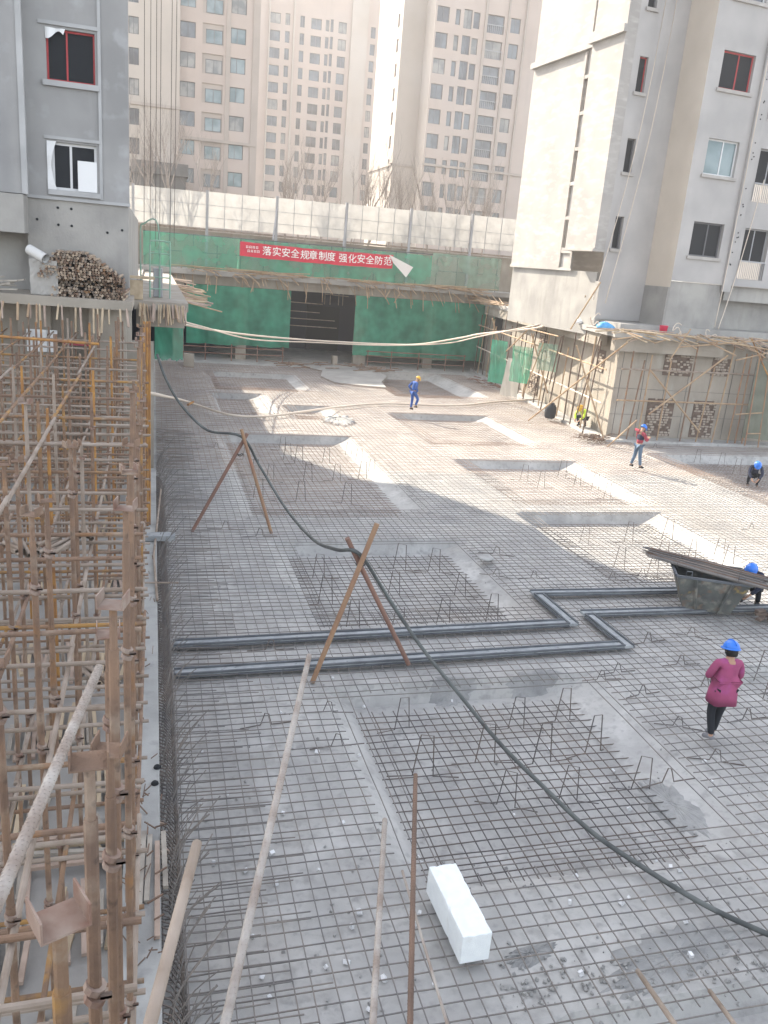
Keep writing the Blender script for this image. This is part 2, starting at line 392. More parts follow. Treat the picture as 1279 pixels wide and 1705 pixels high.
# ------------------------------------------------------------------ low wall strip and starter bars
w = thing('low_wall', 'long low grey concrete wall strip between the tube scaffold and the rebar raft', 'wall')
mb = MB(); mb.box(-.32, .08, -2, 25.8, -.5, .38); mb.build('wall_body', 'kerb_concrete', w, bevel=.015)
mb = MB()
for (px, py) in [(262, 1278), (258, 1305)]:
    p = G(px, py, .385); mb.lathe([(.05, 0), (.045, .02), (.03, .035)], 10, Matrix.Translation(p))
mb.build('bolt_hole', 'dark_void', w)
def starter(v):
    rr = random.Random(v); mb = MB()
    lx = rr.uniform(.12, .55); h = rr.uniform(.5, .95)
    mb.tube(smooth_path([(0, 0, 0), (.03, .02, h*.3), (lx*.4, rr.uniform(-.05, .12), h*.65), (lx, rr.uniform(0, .3), h)], 3), .008, 4)
    return mb
protos = []
for v in range(7):
    o = starter(v).build('starter_bar', 'rebar'); tag(o, 'thin dark starter bar leaning out of the low wall edge', 'starter bar', 'starter bars along the low wall'); protos.append(o)
first = set()
N = 270
for i in range(N):
    v = i % 7; o = protos[v]
    if v in first: o = o.copy(); COL.objects.link(o)
    first.add(v)
    t = (i/N)**1.5; y = 4.0+t*24
    o.location = (random.uniform(.1, .3), y, .03); o.rotation_euler = (0, 0, random.uniform(-.5, .5)); s = random.uniform(.6, 1.0); o.scale = (s, s, s)
mb = MB(); y = 4.2
while y < 25:
    mb.tube([(.085, y, .36), (.16, y-.03, .34), (.26, y-.1, .22), (.3, y-.14, .05)], .009, 4, False); y += .085
o = mb.build('hooked_tie_bars', 'rebar_dark'); tag(o, 'row of curved hooked tie bars along the inner edge of the low wall', 'rebar'); o['kind'] = 'stuff'
mb = MB()
for (x_, z_) in ((.1, .05), (.3, .06), (.2, .2), (.31, .22)):
    mb.tube([(x_+.02*wob(t, x_*9), t, z_) for t in [4+i*.8 for i in range(27)]], .01, 4, False)
o = mb.build('long_edge_bars', 'rebar'); tag(o, 'long straight rebars running beside the low wall under the starter bars', 'rebar')

# ------------------------------------------------------------------ steel water stop strips
def strip(name, pts, label):
    t = thing(name, label, 'formwork strip', (0, 0, 0), 0, 'steel strips across the raft')
    body = MB(); lip = MB()
    for i in range(len(pts)-1):
        a = Vector((*pts[i], .0)); b = Vector((*pts[i+1], .0)); d = (b-a).normalized(); nn = Vector((-d.y, d.x, 0))
        e0 = .11 if i else 0; e1 = -.11 if i < len(pts)-2 else 0
        a2 = a+d*e0*(-1); b2 = b+d*e1*(1)
        for off, zz, ww, hh in ((0, .11, .2, .05),):
            body.beam(a2+Vector((0, 0, zz)), b2+Vector((0, 0, zz)), ww, hh)
        for s in (-1, 1):
            lip.beam(a2+nn*s*.1+Vector((0, 0, .15)), b2+nn*s*.1+Vector((0, 0, .15)), .035, .03)
            lip.beam(a2+nn*s*.125+Vector((0, 0, .1)), b2+nn*s*.125+Vector((0, 0, .1)), .05, .012)
    body.build('strip_body', 'galv', t); lip.build('edge_rail', 'galv_dark', t)
strip('steel_strip', [(.35, 12.95), (9.1, 13.2), (9.05, 14.72), (13.9, 14.65)], 'nearer folded grey steel strip stepping across the raft and passing under the skip')
strip('steel_strip', [(.35, 14.05), (8.45, 14.3), (8.4, 15.9), (13.9, 15.75)], 'farther folded grey steel strip stepping across the raft behind the nearer one')

# ------------------------------------------------------------------ crossed pole trestles and hose
def trestle(p1, p2, q1, q2, m1, m2, label):
    t = thing('pole_trestle', label, 'trestle', (0, 0, 0), 0, 'crossed pole trestles holding the hose')
    mb = MB(); mb.tube([p1, p2], .045, 10); mb.build('pole', m1, t)
    mb = MB(); mb.tube([q1, q2], .042, 10); mb.build('pole', m2, t)
    a = Vector(p1).lerp(Vector(p2), .25); b = Vector(q1).lerp(Vector(q2), .2); c = (a+b)/2
    mb = MB(); mb.tube([c+Vector((.075*math.cos(k*PI/4), .09*math.sin(k*PI/4), .02*math.sin(k*2))) for k in range(9)], .012, 5); mb.build('wire_lashing', 'wire', t)
trestle(GY(628, 872, 12.55), GY(520, 1140, 12.55)+Vector((0, 0, .05)), GY(578, 896, 12.66), GY(680, 1110, 12.8)+Vector((0, 0, .05)), 'pole_ochre', 'pole_red', 'nearer pair of crossed rusty poles standing astride the steel strips')
trestle(GY(412, 722, 20.7), GY(320, 885, 20.7), GY(402, 715, 20.58), GY(452, 888, 20.6), 'pole_red', 'pole_ochre', 'farther pair of crossed red brown poles near the low wall')
hp = [GY(262, 590, 22.2), GY(275, 628, 22), GY(300, 672, 22), GY(345, 716, 21.6), GY(402, 727, 20.62), G(432, 775, 1.75), G(475, 845, 1.1), G(520, 897, 1.3), GY(560, 915, 13.4), GY(598, 922, 12.58), G(640, 985, 1.2), G(700, 1075, .55), G(760, 1150, .3), G(830, 1235, .16), G(905, 1310, .13), G(985, 1385, .12), G(1080, 1450, .12), G(1180, 1510, .12), G(1300, 1565, .12), G(1420, 1615, .12)]
mb = MB(); mb.tube(smooth_path(hp, 6), .034, 8)
tag(mb.build('hose', 'hose', smooth=True), 'long dark hose slung over the crossed poles and across the rebar', 'hose')

# ------------------------------------------------------------------ foam block
mb = MB(); mb.box(-.165, .165, -.53, .53, 0, .35)
bmf = bmesh.new(); bmf.from_mesh(mb.mesh('tmp')); bmesh.ops.bevel(bmf, geom=bmf.edges[:], offset=.006, segments=1, affect='EDGES'); bmesh.ops.subdivide_edges(bmf, edges=[e for e in bmf.edges if e.calc_length() > .1], cuts=14, use_grid_fill=True)
rf = random.Random(8); dents = [(Vector((rf.choice([-.165, .165]), rf.uniform(-.5, .5), rf.choice([.35, .35, 0]))), rf.uniform(.015, .04)) for k in range(16)]+[(Vector((rf.uniform(-.16, .16), rf.choice([-.53, .53]), .35)), rf.uniform(.015, .035)) for k in range(6)]
for v in bmf.verts:
    for c, r in dents:
        d = (v.co-c).length
        if d < r*1.6: v.co = v.co.lerp(Vector((0, v.co.y*.97, .175)), .06*(1-d/(r*1.6)))
mb = MB(); mb.v = [tuple(v.co) for v in bmf.verts]; bmf.verts.index_update(); mb.f = [tuple(v.index for v in f.verts) for f in bmf.faces]; bmf.free()
o = mb.build('foam_block', 'foam'); o.location = (3.22, 6.86, .1); o.rotation_euler = (0, .0, math.radians(1.5)); tag(o, 'long white foam block lying on the rebar grid', 'foam block')

# ------------------------------------------------------------------ skip with rebar bundle
sk = thing('steel_skip', 'tapered steel skip with scuffed green and yellow paint carrying a bundle of rebar', 'skip', (12.1, 14.9, .12), math.radians(-26))
mb = MB(); t_ = .03
def frus(mb, bx, by, tx, ty, z0, z1):
    b = [(-bx, -by, z0), (bx, -by, z0), (bx, by, z0), (-bx, by, z0)]; t = [(-tx, -ty, z1), (tx, -ty, z1), (tx, ty, z1), (-tx, ty, z1)]
    i = len(mb.v); mb.v += b+t
    for k in range(4):
        k2 = (k+1) % 4; mb.f.append((i+k, i+k2, i+4+k2, i+4+k))
    return i
i = frus(mb, .5, .36, .78, .56, 0, .8); mb.f.append((i+3, i+2, i+1, i)); i2 = frus(mb, .47, .33, .74, .52, .03, .801)
mb.f.append((i2, i2+1, i2+2, i2+3)); mb.f = mb.f
mb.build('skip_body', 'bin_paint', sk)
mb = MB()
for s in (-1, 1):
    mb.beam((-.8, s*.575, .81), (.8, s*.575, .81), .05, .05); mb.beam((s*.8, -.53, .811), (s*.8, .53, .811), .05, .05)
mb.build('skip_rim', 'galv_dark', sk)
for sx in (-1, 1):
    mb = MB(); mb.beam((sx*.25, -.42, .02), (sx*.38, -.60, .79), .05, .03); mb.build('side_rib', 'bin_paint', sk)
    mb = MB(); mb.tube([(sx*.55-.06, -.57, .84), (sx*.55-.06, -.57, .95), (sx*.55+.06, -.57, .95), (sx*.55+.06, -.57, .84)], .012, 6); mb.build('lifting_eye', 'galv_dark', sk)
bun = thing('rebar_bundle', 'thick bundle of straight dark rebars lying across the skip', 'rebar bundle', (12.0, 14.95, 1.0), math.radians(-45))
a_ = Vector((-1.25, 0, 0)); rr = random.Random(3); mb = MB(); mb2 = MB()
for k in range(95):
    oy = rr.uniform(-.4, .4); oz = rr.uniform(0, .2)*(1-abs(oy)/.5); sh = rr.uniform(-.18, .12)+abs(oy)*.5; ln = rr.uniform(2.35, 2.75)
    (mb if k % 6 else mb2).tube([(-1.3+sh, oy*.55, oz+.03), (0, oy, oz+.01), (-1.3+sh+ln, oy*.95, oz-.05)], .012, 5)
mb.build('dark_bars', 'rebar', bun); mb2.build('rusty_bars', 'rebar_rust', bun)
for xx in (-.55, .75):
    mb = MB(); mb.tube([(xx, .43*math.cos(a), .07+.15*math.sin(a)) for a in [k*PI/8 for k in range(17)]], .006, 5); mb.build('tie_wire', 'wire', bun)
p = G(1275, 1032, .1)
rr = random.Random(5); pb = thing('brick_pile', 'small pile of pinkish red bricks at the right edge beyond the skip', 'bricks', (p.x+.1, p.y, .1))
for k in range(14):
    mb = MB(); mb.box(-.12, .12, -.057, .057, -.026, .026); b = mb.build('brick', 'brick', pb)
    b.location = (rr.uniform(-.25, .35), rr.uniform(-.15, .2), .03+.055*(k//5)); b.rotation_euler = (0, 0, rr.uniform(-.5, .5))
mb = MB(); mb.tube([(13.2, 15.0, .75), (15.6, 14.9, .6)], .045, 10); mb.tube([(15.5, 14.9, .6), (15.5, 14.9, .02)], .03, 8); mb.tube([(13.6, 15.0, .73), (13.6, 15.0, .02)], .03, 8)
tag(mb.build('pipe_rail', 'tube_pale'), 'pale horizontal pipe on short posts just right of the loaded skip', 'pipe rail')

# mortar patches, rubble
def blob(name, c, rx, ry, rot, mname, label, h=.05, seed=0, group='broken mortar patches on the raft'):
    rr = random.Random(seed); mb = MB(); n = 54
    rad = [1+.28*wob(k*2*PI/n*1.0*3/3+seed, seed)+rr.uniform(-.16, .16) for k in range(n)]
    ring = [(1.0, .0), (.82, .6), (.62, .9), (.4, 1.0), (.2, .9), (0.08, .9)]
    for (f, hz) in ring:
        for k in range(n):
            a = 2*PI*k/n; x = rx*rad[k]*f*math.cos(a); y = ry*rad[k]*f*math.sin(a)
            x *= 1+rr.uniform(-.08, .08); y *= 1+rr.uniform(-.08, .08); wx = c.x+x*math.cos(rot)-y*math.sin(rot); wy = c.y+x*math.sin(rot)+y*math.cos(rot)
            mb.v.append((x, y, ground_z(wx, wy)+h*hz*(1+rr.uniform(-.35, .35))-(.01 if f == 1 else 0)))
    for j in range(5):
        for k in range(n):
            k2 = (k+1) % n; mb.f.append((j*n+k, j*n+k2, (j+1)*n+k2, (j+1)*n+k))
    mb.f.append(tuple(5*n+k for k in range(n)))
    o = mb.build(name, mname); o.location = (c.x, c.y, .004); o.rotation_euler = (0, 0, rot); tag(o, label, 'mortar', group)
blob('mortar_patch', G(755, 1135), .45, .22, .1, 'mortar_dark', 'dark broken mortar patch between the hose and the nearer steel strip', .025, 1)
blob('mortar_patch', G(885, 1125), .55, .16, .15, 'mortar_dark', 'thin dark mortar patch behind the nearest pit', .025, 2)
blob('mortar_patch', G(1125, 1320), .28, .75, .1, 'mortar_dark', 'long dark mortar patch along the right edge of the nearest pit', .02, 3)
blob('mortar_patch', G(880, 1590), .35, .12, .2, 'mortar_dark', 'small dark mortar patch right of the white foam block', .025, 4)
blob('mortar_patch', G(1130, 1590), .95, .35, .25, 'mortar_dark', 'broad dark wet mortar patch near the bottom right corner', .018, 5)
blob('concrete_mound', G(560, 700), .8, 1.2, 0, 'rubble', 'pale sunlit mound of concrete between two far pits', .16, 6, 'concrete mounds on the far raft')
mb = MB(); rr = random.Random(9)
for k in range(230):
    px = rr.uniform(830, 1279); py = 1650-(px-830)*.10+rr.gauss(0, 22)
    c = G(px, min(py, 1720), 0); c.z = ground_z(c.x, c.y)+.015; s = rr.uniform(.006, .022)
    M = Matrix.Translation(c) @ Euler((rr.random()*6, rr.random()*6, rr.random()*6)).to_matrix().to_4x4(); mb.box(-s, s, -s*.8, s*.8, -s*.6, s*.6, M)
for k in range(260):
    c = G(rr.uniform(300, 1279), rr.uniform(700, 1700), 0); c.z = ground_z(c.x, c.y)+.01; s = rr.uniform(.008, .022)
    M = Matrix.Translation(c) @ Euler((rr.random()*6, rr.random()*6, rr.random()*6)).to_matrix().to_4x4(); mb.box(-s, s, -s*.8, s*.8, -s*.6, s*.6, M)
o = mb.build('rubble', 'rubble'); o['kind'] = 'stuff'
mb = MB()
for k in range(60):
    c = G(rr.uniform(330, 1250), rr.uniform(1100, 1690), 0); c.z = ground_z(c.x, c.y)+.03; s = rr.uniform(.015, .032)
    M = Matrix.Translation(c) @ Euler((rr.random()*6, rr.random()*6, rr.random()*6)).to_matrix().to_4x4(); mb.box(-s, s, -s, s, -s*.7, s*.7, M)
o = mb.build('spacer_chips', 'plastic_white'); o['kind'] = 'stuff'
p = G(808, 936); mb = MB(); mb.lathe([(.02, 0), (.2, 0), (.21, .03), (.18, .05), (.02, .06)], 16); o = mb.build('pan_lid', 'rubble'); o.location = (p.x, p.y, .1); tag(o, 'flat pale round lid lying on the rebar right of the nearer crossed poles', 'lid')

# ------------------------------------------------------------------ foreground deck and projecting rebars
dk = thing('slab_edge', 'concrete slab edge below the camera that the projecting bars come out of', 'slab')
mb = MB(); mb.box(-3, 9, -4, 1.15, 4.35, 5.2); mb.build('slab_body', 'concrete', dk)
def ribbed(name, a, b, r, mname, label, ribs=True, group='bars projecting from the slab below the camera'):
    a = Vector(a); b = Vector(b); d = (b-a); b2 = b if abs(d.y) < .01 else a+d*((1.1-a.y)/d.y)
    t = thing(name, label, 'rebar', (0, 0, 0), 0, group)
    mb = MB(); mb.tube([a, (a+b2)/2+Vector((0, 0, -.0)), b2], r, 10); mb.build('bar', mname, t, smooth=True)
    if ribs:
        L = (b2-a).length; dn = (b2-a).normalized(); u = dn.cross(Vector((0, 0, 1))).normalized(); w_ = dn.cross(u); mb = MB(); pts = []
        n = int(L/.003)
        pts = [a+dn*(L*i/n)+(u*math.cos(i*.003/.019*2*PI)+w_*math.sin(i*.003/.019*2*PI))*r*1.0 for i in range(n)]
        mb.tube(pts, r*.14, 4); mb.build('spiral_rib', mname, t)
ribbed('projecting_rebar', DEP(515, 1092, 4.3), DEP(375, 1705, 2.1), .0135, 'rebar_pale', 'longest projecting bar, rising to just below the nearer crossed poles')
ribbed('projecting_rebar', DEP(692, 1290, 4.6), DEP(683, 1705, 3.1), .012, 'rebar_rust', 'thin projecting bar left of the white foam block')
ribbed('projecting_rebar', DEP(641, 1365, 3.9), DEP(621, 1705, 2.6), .012, 'rebar_pale', 'short upright looking projecting bar second left of the foam block')
ribbed('projecting_pipe', DEP(328, 1405, 2.7), DEP(250, 1705, 1.9), .0165, 'tube_pale', 'smooth pale pipe projecting beside the low wall at bottom left', False)
ribbed('projecting_rebar', DEP(165, 1112, 3.0), DEP(-30, 1560, 1.62), .0155, 'rebar_pale', 'whitish ribbed bar crossing over the tube scaffold at left')
ribbed('projecting_rebar', DEP(1062, 1617, 4.6), DEP(1130, 1715, 3.7), .014, 'tube_pale', 'short pale bar end at the bottom right', False)
ribbed('projecting_rebar', DEP(1182, 1650, 4.3), DEP(1230, 1715, 3.7), .012, 'tube_pale', 'rightmost pale bar end at the bottom edge', False)
ribbed('projecting_rebar', DEP(670, 1450, 5.2), DEP(745, 1705, 4.0), .008, 'rebar_pale', 'faint thin bar slanting just left of the foam block', False)

# ================================================================== buildings
def facade(mb, O, u, n, u0, u1, z0, z1, holes, dep=.18):
    """wall sheet in plane through O (u along, z up), n points INTO the building; holes = (ua,ub,za,zb)"""
    us = sorted(set([u0, u1]+[v for h in holes for v in h[:2] if u0 < v < u1])); zs = sorted(set([z0, z1]+[v for h in holes for v in h[2:] if z0 < v < z1]))
    P = lambda a, z, d=0: O+u*a+n*d+Vector((0, 0, z))
    for i in range(len(us)-1):
        # merge vertical runs
        run = None
        for j in range(len(zs)-1):
            cu = (us[i]+us[i+1])/2; cz = (zs[j]+zs[j+1])/2
            hole = any(h[0] < cu < h[1] and h[2] < cz < h[3] for h in holes)
            if not hole:
                if run is None: run = zs[j]
            if hole and run is not None:
                mb.quad(P(us[i], run), P(us[i+1], run), P(us[i+1], zs[j]), P(us[i], zs[j])); run = None
        if run is not None: mb.quad(P(us[i], run), P(us[i+1], run), P(us[i+1], z1), P(us[i], z1))
    for (a, b, c, d) in holes:
        mb.quad(P(a, c), P(a, c, dep), P(a, d, dep), P(a, d)); mb.quad(P(b, c, dep), P(b, c), P(b, d), P(b, d, dep))
        mb.quad(P(a, c, dep), P(a, c), P(b, c), P(b, c, dep)); mb.quad(P(a, d), P(a, d, dep), P(b, d, dep), P(b, d))
def win_mesh(w, h, bar=.06, split=(.5,), trans=None, dep=.06):
    fr = MB()
    fr.box(0, w, 0, dep, 0, bar); fr.box(0, w, 0, dep, h-bar, h); fr.box(0, bar, 0, dep, bar, h-bar); fr.box(w-bar, w, 0, dep, bar, h-bar)
    for s in split: fr.box(w*s-bar*.45, w*s+bar*.45, .004, dep-.004, bar, h-bar)
    if trans: fr.box(bar, w-bar, .006, dep-.006, h*trans-bar*.4, h*trans+bar*.4)
    gl = MB(); gl.box(bar*.8, w-bar*.8, dep*.4, dep*.7, bar*.8, h-bar*.8)
    return fr, gl
WC = {}; WR = random.Random(77)
def add_window(parent, O, u, n, ua, ub, za, zb, fm='frame_dark', gm='glass', dep=.12, split=(.5,), trans=None, bar=.06, sill=None, name='window'):
    if gm in ('glass', 'glass_teal') and O.y > 90: gm = WR.choice([gm, gm, 'glass', gm, 'glass_pale'])
    key = (round(ub-ua, 3), round(zb-za, 3), fm, gm, split, trans, bar)
    if key not in WC:
        fr, gl = win_mesh(ub-ua, zb-za, bar, split, trans)
        a = fr.mesh('window'); a.materials.append(MATS[fm]); b = gl.mesh('pane'); b.materials.append(MATS[gm]); WC[key] = (a, b)
    a, b = WC[key]
    M = Matrix((u, n, Vector((0, 0, 1)))).transposed().to_4x4(); M.translation = O+u*ua+n*dep+Vector((0, 0, za))
    f = bpy.data.objects.new(name, a); COL.objects.link(f); f.parent = parent; f.matrix_local = M
    g = bpy.data.objects.new('pane', b); COL.objects.link(g); g.parent = f
    if sill:
        mb = MB(); mb.box(-.1, ub-ua+.1, -dep-.09, -.002-dep*0, -.14, -.003); s = mb.build('sill', sill, f)
    return f
X_, Y_, Z_ = Vector((1, 0, 0)), Vector((0, 1, 0)), Vector((0, 0, 1))

# ---- left unfinished tower
lt = thing('apartment_tower', 'grey unfinished tower with red framed window at the upper left', 'building', (0, 0, 0))
O = Vector((0, 26, 0)); H1 = [(-2.72, -1.5, 10.95, 12.2), (-2.67, -1.5, 8.22, 9.44)]
mb = MB(); top = 36
hl = list(H1)+[(-2.72, -1.5, 10.95+2.75*k, 12.2+2.75*k) for k in range(1, 8)]
facade(mb, O, X_, Y_, -3.32, -.64, 8.02, top, hl, .2)
mb.quad((-.64, 26, 8.02), (-1.4, 43.1, 8.02), (-1.4, 43.1, top), (-.64, 26, top))
mb.quad((-1.4, 43.1, 5), (-20, 43.1, 5), (-20, 43.1, top), (-1.4, 43.1, top)); mb.quad((-20, 43.1, 5), (-20, 26, 5), (-20, 26, top), (-20, 43.1, top))
mb.quad((-.64, 26, top), (-1.4, 43.1, top), (-20, 43.1, top), (-20, 26, top))
mb.quad((-20, 25.2, 8.0), (-3.32, 25.2, 8.0), (-3.32, 25.2, top), (-20, 25.2, top)); mb.quad((-3.32, 25.2, 8.0), (-3.32, 26, 8.0), (-3.32, 26, top), (-3.32, 25.2, top))
mb.quad((-20, 25.2, 8.0), (-20, 26, 8.0), (-3.32, 26, 8), (-3.32, 25.2, 8))
mb.build('plaster_wall', 'plaster', lt)
mb = MB(); mb.box(-3.36, -.68, 26.05, 43, 5.2, 8.0); mb.box(-20, -3.37, 26.6, 27, 5.2, 7.99); mb.box(-6, -3.32, 25.15, 26.1, 7.0, 7.98); mb.build('lower_wall', 'concrete', lt)
mb = MB(); mb.box(-3.34, -.62, 25.965, 26.06, 7.95, 8.03); mb.box(-2.9, -1.4, 25.95, 26.0, 12.27, 12.36); mb.box(-2.84, -1.4, 25.95, 26.0, 9.5, 9.58); mb.box(-1.43, -1.35, 25.96, 26.0, 8.05, 14.8)
mb.box(-3.34, -3.2, 25.16, 25.3, 8.0, 30); mb.build('trim', 'plaster_edge', lt)
f = add_window(lt, O, X_, Y_, *H1[0], fm='frame_red', gm='dark_void', split=(.42,), dep=.1, bar=.05, sill='plaster_edge')
f2 = add_window(lt, O, X_, Y_, *H1[1], fm='frame_white', gm='dark_void', split=(.42,), dep=.1, bar=.07, sill='plaster_edge')
for h in hl[2:]: add_window(lt, O, X_, Y_, *h, fm='frame_grey', gm='glass', dep=.1, bar=.05)
mb = MB(); mb.grid(lambda a, b: (-2.73+.5*a*(1-.1*b), 25.97-.03*math.sin(a*9), 12.2-(.17+.1*math.sin(a*5+1))*b), 10, 3); mb.build('torn_sheet', 'plastic_white', lt)
mb = MB(); mb.grid(lambda a, b: (-2.78+.24*a*(1-.55*math.sin(b*PI)), 25.96-.02*math.sin(b*11), 8.2+1.25*b), 4, 10); mb.build('torn_sheet', 'plastic_white', lt)
mb = MB(); mb.box(-2.0, -1.5, 25.985, 26.02, 8.23, 9.02); mb.build('board', 'plastic_white', lt)
mb = MB()
for (x, z) in [(-2.55, 7.75), (-2.2, 7.75), (-2.55, 7.3), (-2.2, 7.3), (-1.25, 7.2), (-.85, 7.3), (-3.1, 7.4)]:
    mb = MB(); mb.lathe([(.035, -.02), (.035, .02)], 10, Matrix.Translation((x, 26.05, z)) @ Matrix.Rotation(PI/2, 4, 'X')); mb.build('tie_hole', 'dark_void', lt)

# ---- left deck in front of it
ld = thing('concrete_deck', 'left concrete deck that carries the tube stack beside the grey tower', 'deck')
mb = MB(); mb.box(-20, -.55, 24.3, 57, 5.2, 5.45); mb.box(-.55, 1.05, 27, 56.9, 5.06, 5.32); mb.build('deck_slab', 'retaining', ld)
mb = MB(); mb.box(-20, -.6, 25.6, 25.9, 4.2, 5.19); mb.box(-.5, .95, 27.2, 27.5, 4.55, 5.05); mb.box(.7, .95, 27.5, 56, 4.6, 5.05); mb.build('edge_beam', 'retaining', ld)
mb = MB(); mb.box(-20, .02, 26, 26.3, -.3, 4.2); mb.box(-1.75, -.75, 25.3, 26, -.3, 5.19); mb.box(-3.6, -2.75, 25.2, 25.99, -.3, 5.19); mb.build('support_wall', 'retaining', ld)

# ---- rear podium deck
rd = thing('podium_deck', 'rear concrete deck spanning behind the raft above the green nets', 'deck')
mb = MB(); mb.box(-2, 30, 56.6, 68, 5.35, 5.66); mb.build('deck_slab', 'concrete', rd)
mb = MB(); mb.box(-.5, 26, 57.2, 57.6, 4.75, 5.345); mb.build('edge_beam', 'retaining', rd)
for x in (1.6, 5.7, 13.6, 19.0, 24.2):
    mb = MB(); mb.box(x-.35, x+.35, 57.25, 57.55, -.2, 4.745) if x != 13.6 else mb.box(x-.1, x+.75, 57.1, 57.59, -.2, 4.745); mb.build('column', 'retaining', rd)
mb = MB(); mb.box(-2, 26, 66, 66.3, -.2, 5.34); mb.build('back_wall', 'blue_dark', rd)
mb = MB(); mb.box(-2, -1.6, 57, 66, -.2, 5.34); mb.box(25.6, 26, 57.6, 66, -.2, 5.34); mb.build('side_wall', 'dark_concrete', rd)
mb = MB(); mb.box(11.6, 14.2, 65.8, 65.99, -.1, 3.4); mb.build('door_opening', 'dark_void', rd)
mb = MB()
for z in (3.9, 3.3, 2.8, 2.3): mb.tube([(8.8, 59.5, z), (9.3+2.2*random.random()+1.5, 59.6, z-.04)], .03, 6)
mb.tube([(11.6, 59, 4.6), (13.3, 59, 4.55)], .03, 6)
for x in (11.6, 12.0, 12.6, 12.9): mb.tube([(x, 59, 4.7), (x, 59, 3.9)], .03, 6)
mb.build('hanging_pipes', 'tube_pale', rd)
# guard rails at the foot of the nets
mb = MB()
for z in (.45, .85): mb.tube([(1.5, 56.2, z), (8.5, 56.2, z+.03)], .035, 6)
for x in (1.6, 3.3, 5.0, 6.7, 8.4): mb.tube([(x, 56.2, 0), (x, 56.2, 1.1)], .035, 6)
tag(mb.build('guard_rail', 'pole_red'), 'reddish pipe guard rail below the left rear green net', 'railing')
mb = MB()
for z in (.4, .8, 1.1): mb.tube([(14.2, 56.3, z), (21.5, 56.2, z+.03)], .035, 6)
for x in (14.3, 16, 18, 20, 21.4): mb.tube([(x, 56.2, 0), (x, 56.2, 1.2)], .035, 6)
tag(mb.build('guard_rail', 'pole_red'), 'reddish pipe guard rail below the right rear green net', 'railing')

# ---- nets
def net(name, x0, x1, z0, z1, Y, m, label, amp=.12, grp='green safety nets', fn=None):
    mb = MB(); s = random.random()*9
    mb.grid(fn or (lambda a, b: (x0+(x1-x0)*a, Y-amp*abs(wob(a*(x1-x0)*1.4+.6*b, s))-amp*.4*wob(b*4+a*7, s), z0+(z1-z0)*b+.06*wob(a*12, s)*(1-b))), 60, 10)
    o = mb.build(name, m, smooth=True); return tag(o, label, 'net', grp)
net('safety_net', 2.1, 8.9, .95, 4.75, 56.95, 'net_green', 'dark green net hanging left of the dark opening under the rear deck')
net('safety_net', 13.35, 23.0, .7, 4.75, 56.95, 'net_green', 'wide dark green net hanging right of the dark opening under the rear deck')
net('safety_net', .05, 1.0, 3.2, 4.7, 30, 'net_green', 'small dark green net below the left deck corner beside the scaffold')
net('safety_net', 0, 0, 0, 0, 0, 'net_green', 'bright green net catching sun where the rear deck meets the right wall', fn=lambda a, b: (23.2-.9*a+.15*wob(a*8+b*2, 3), 56.6-7.6*a, .15+.1*a+4.6*b*(1-.12*a)+.05*wob(a*9)))
net('safety_net', -.6, 18.5, 5.75, 7.75, 56.75, 'net_thin', 'long thin green net along the parapet behind the red banner', .05)
net('safety_net', 18.5, 23.6, 5.75, 7.95, 56.7, 'net_pale', 'pale green net on pipes at the right end of the rear parapet', .08)
mb = MB()
for z in (6.7, 7.75): mb.tube([(-.6, 57.1, z), (23.6, 57.1, z+.12)], .03, 6)
x = -.5
while x < 23.7: mb.tube([(x, 57.1, 5.66), (x, 57.1, 7.8)], .03, 6); x += 1.5
tag(mb.build('parapet_rail', 'galv_dark'), 'dark pipe rail on the rear deck holding the thin green net', 'railing')

# ---- red banner with writing
bt = thing('banner', 'long red banner with white Chinese characters hung on the thin green net', 'banner')
BA, BB = GY(400, 402, 56.45), GY(655, 425, 56.45); hgt = .88
def bp(a, b): return (BA.x+(BB.x-BA.x)*a, 56.45-.03*wob(a*14, 2), BA.z+(BB.z-BA.z)*a-.06*math.sin(a*PI)-hgt*(1-b)+.02*wob(a*20))
mb = MB(); mb.grid(lambda a, b: bp(a, b), 60, 4); mb.build('banner_cloth', 'banner_red', bt)
def text_on(txt, a0, size, zc):
    cu = bpy.data.curves.new('lettering', 'FONT'); cu.body = txt; cu.size = size; cu.align_x = 'CENTER'; cu.align_y = 'CENTER'; cu.offset = .003; cu.extrude = .004
    t = bpy.data.objects.new('lettering', cu); COL.objects.link(t)
    dg = bpy.context.evaluated_depsgraph_get(); me = bpy.data.meshes.new_from_object(t.evaluated_get(dg)); bpy.data.objects.remove(t)
    me.materials.clear(); me.materials.append(MATS['white_paint'])
    p = bp(a0, zc); o = bpy.data.objects.new('character', me); COL.objects.link(o); o.parent = bt
    o.location = (p[0], p[1]-.035, p[2]); o.rotation_euler = (PI/2, math.atan2(-(BB.z-BA.z), BB.x-BA.x), 0)
chars = '落实安全规章制度 强化安全防范'
pxs = [443, 459, 474, 489, 505, 519, 535, 549, None, 569, 585, 600, 615, 630, 646]
for c, px in zip(chars, pxs):
    if px: text_on(c, (px-400)/255, .60, .5)
mb = MB(); rr = random.Random(4)
for row in (0, 1):
    for k in range(4):
        cx = BA.x+.45+k*.21+row*.1; cz = BA.z-.30-row*.24
        for s in range(4):
            if s % 2: mb.box(cx-.075, cx+.075, 56.37, 56.375, cz+(s-1.5)*.045-.012, cz+(s-1.5)*.045+.012)
            else: mb.box(cx+(s-1)*.05-.012, cx+(s-1)*.05+.012, 56.366, 56.371, cz-.08, cz+.08)
mb.build('small_lettering', 'white_paint', bt)
A = GY(648, 424, 56.3); B = GY(688, 445, 56.2); C_ = GY(676, 462, 56.1); D_ = GY(655, 438, 56.3)
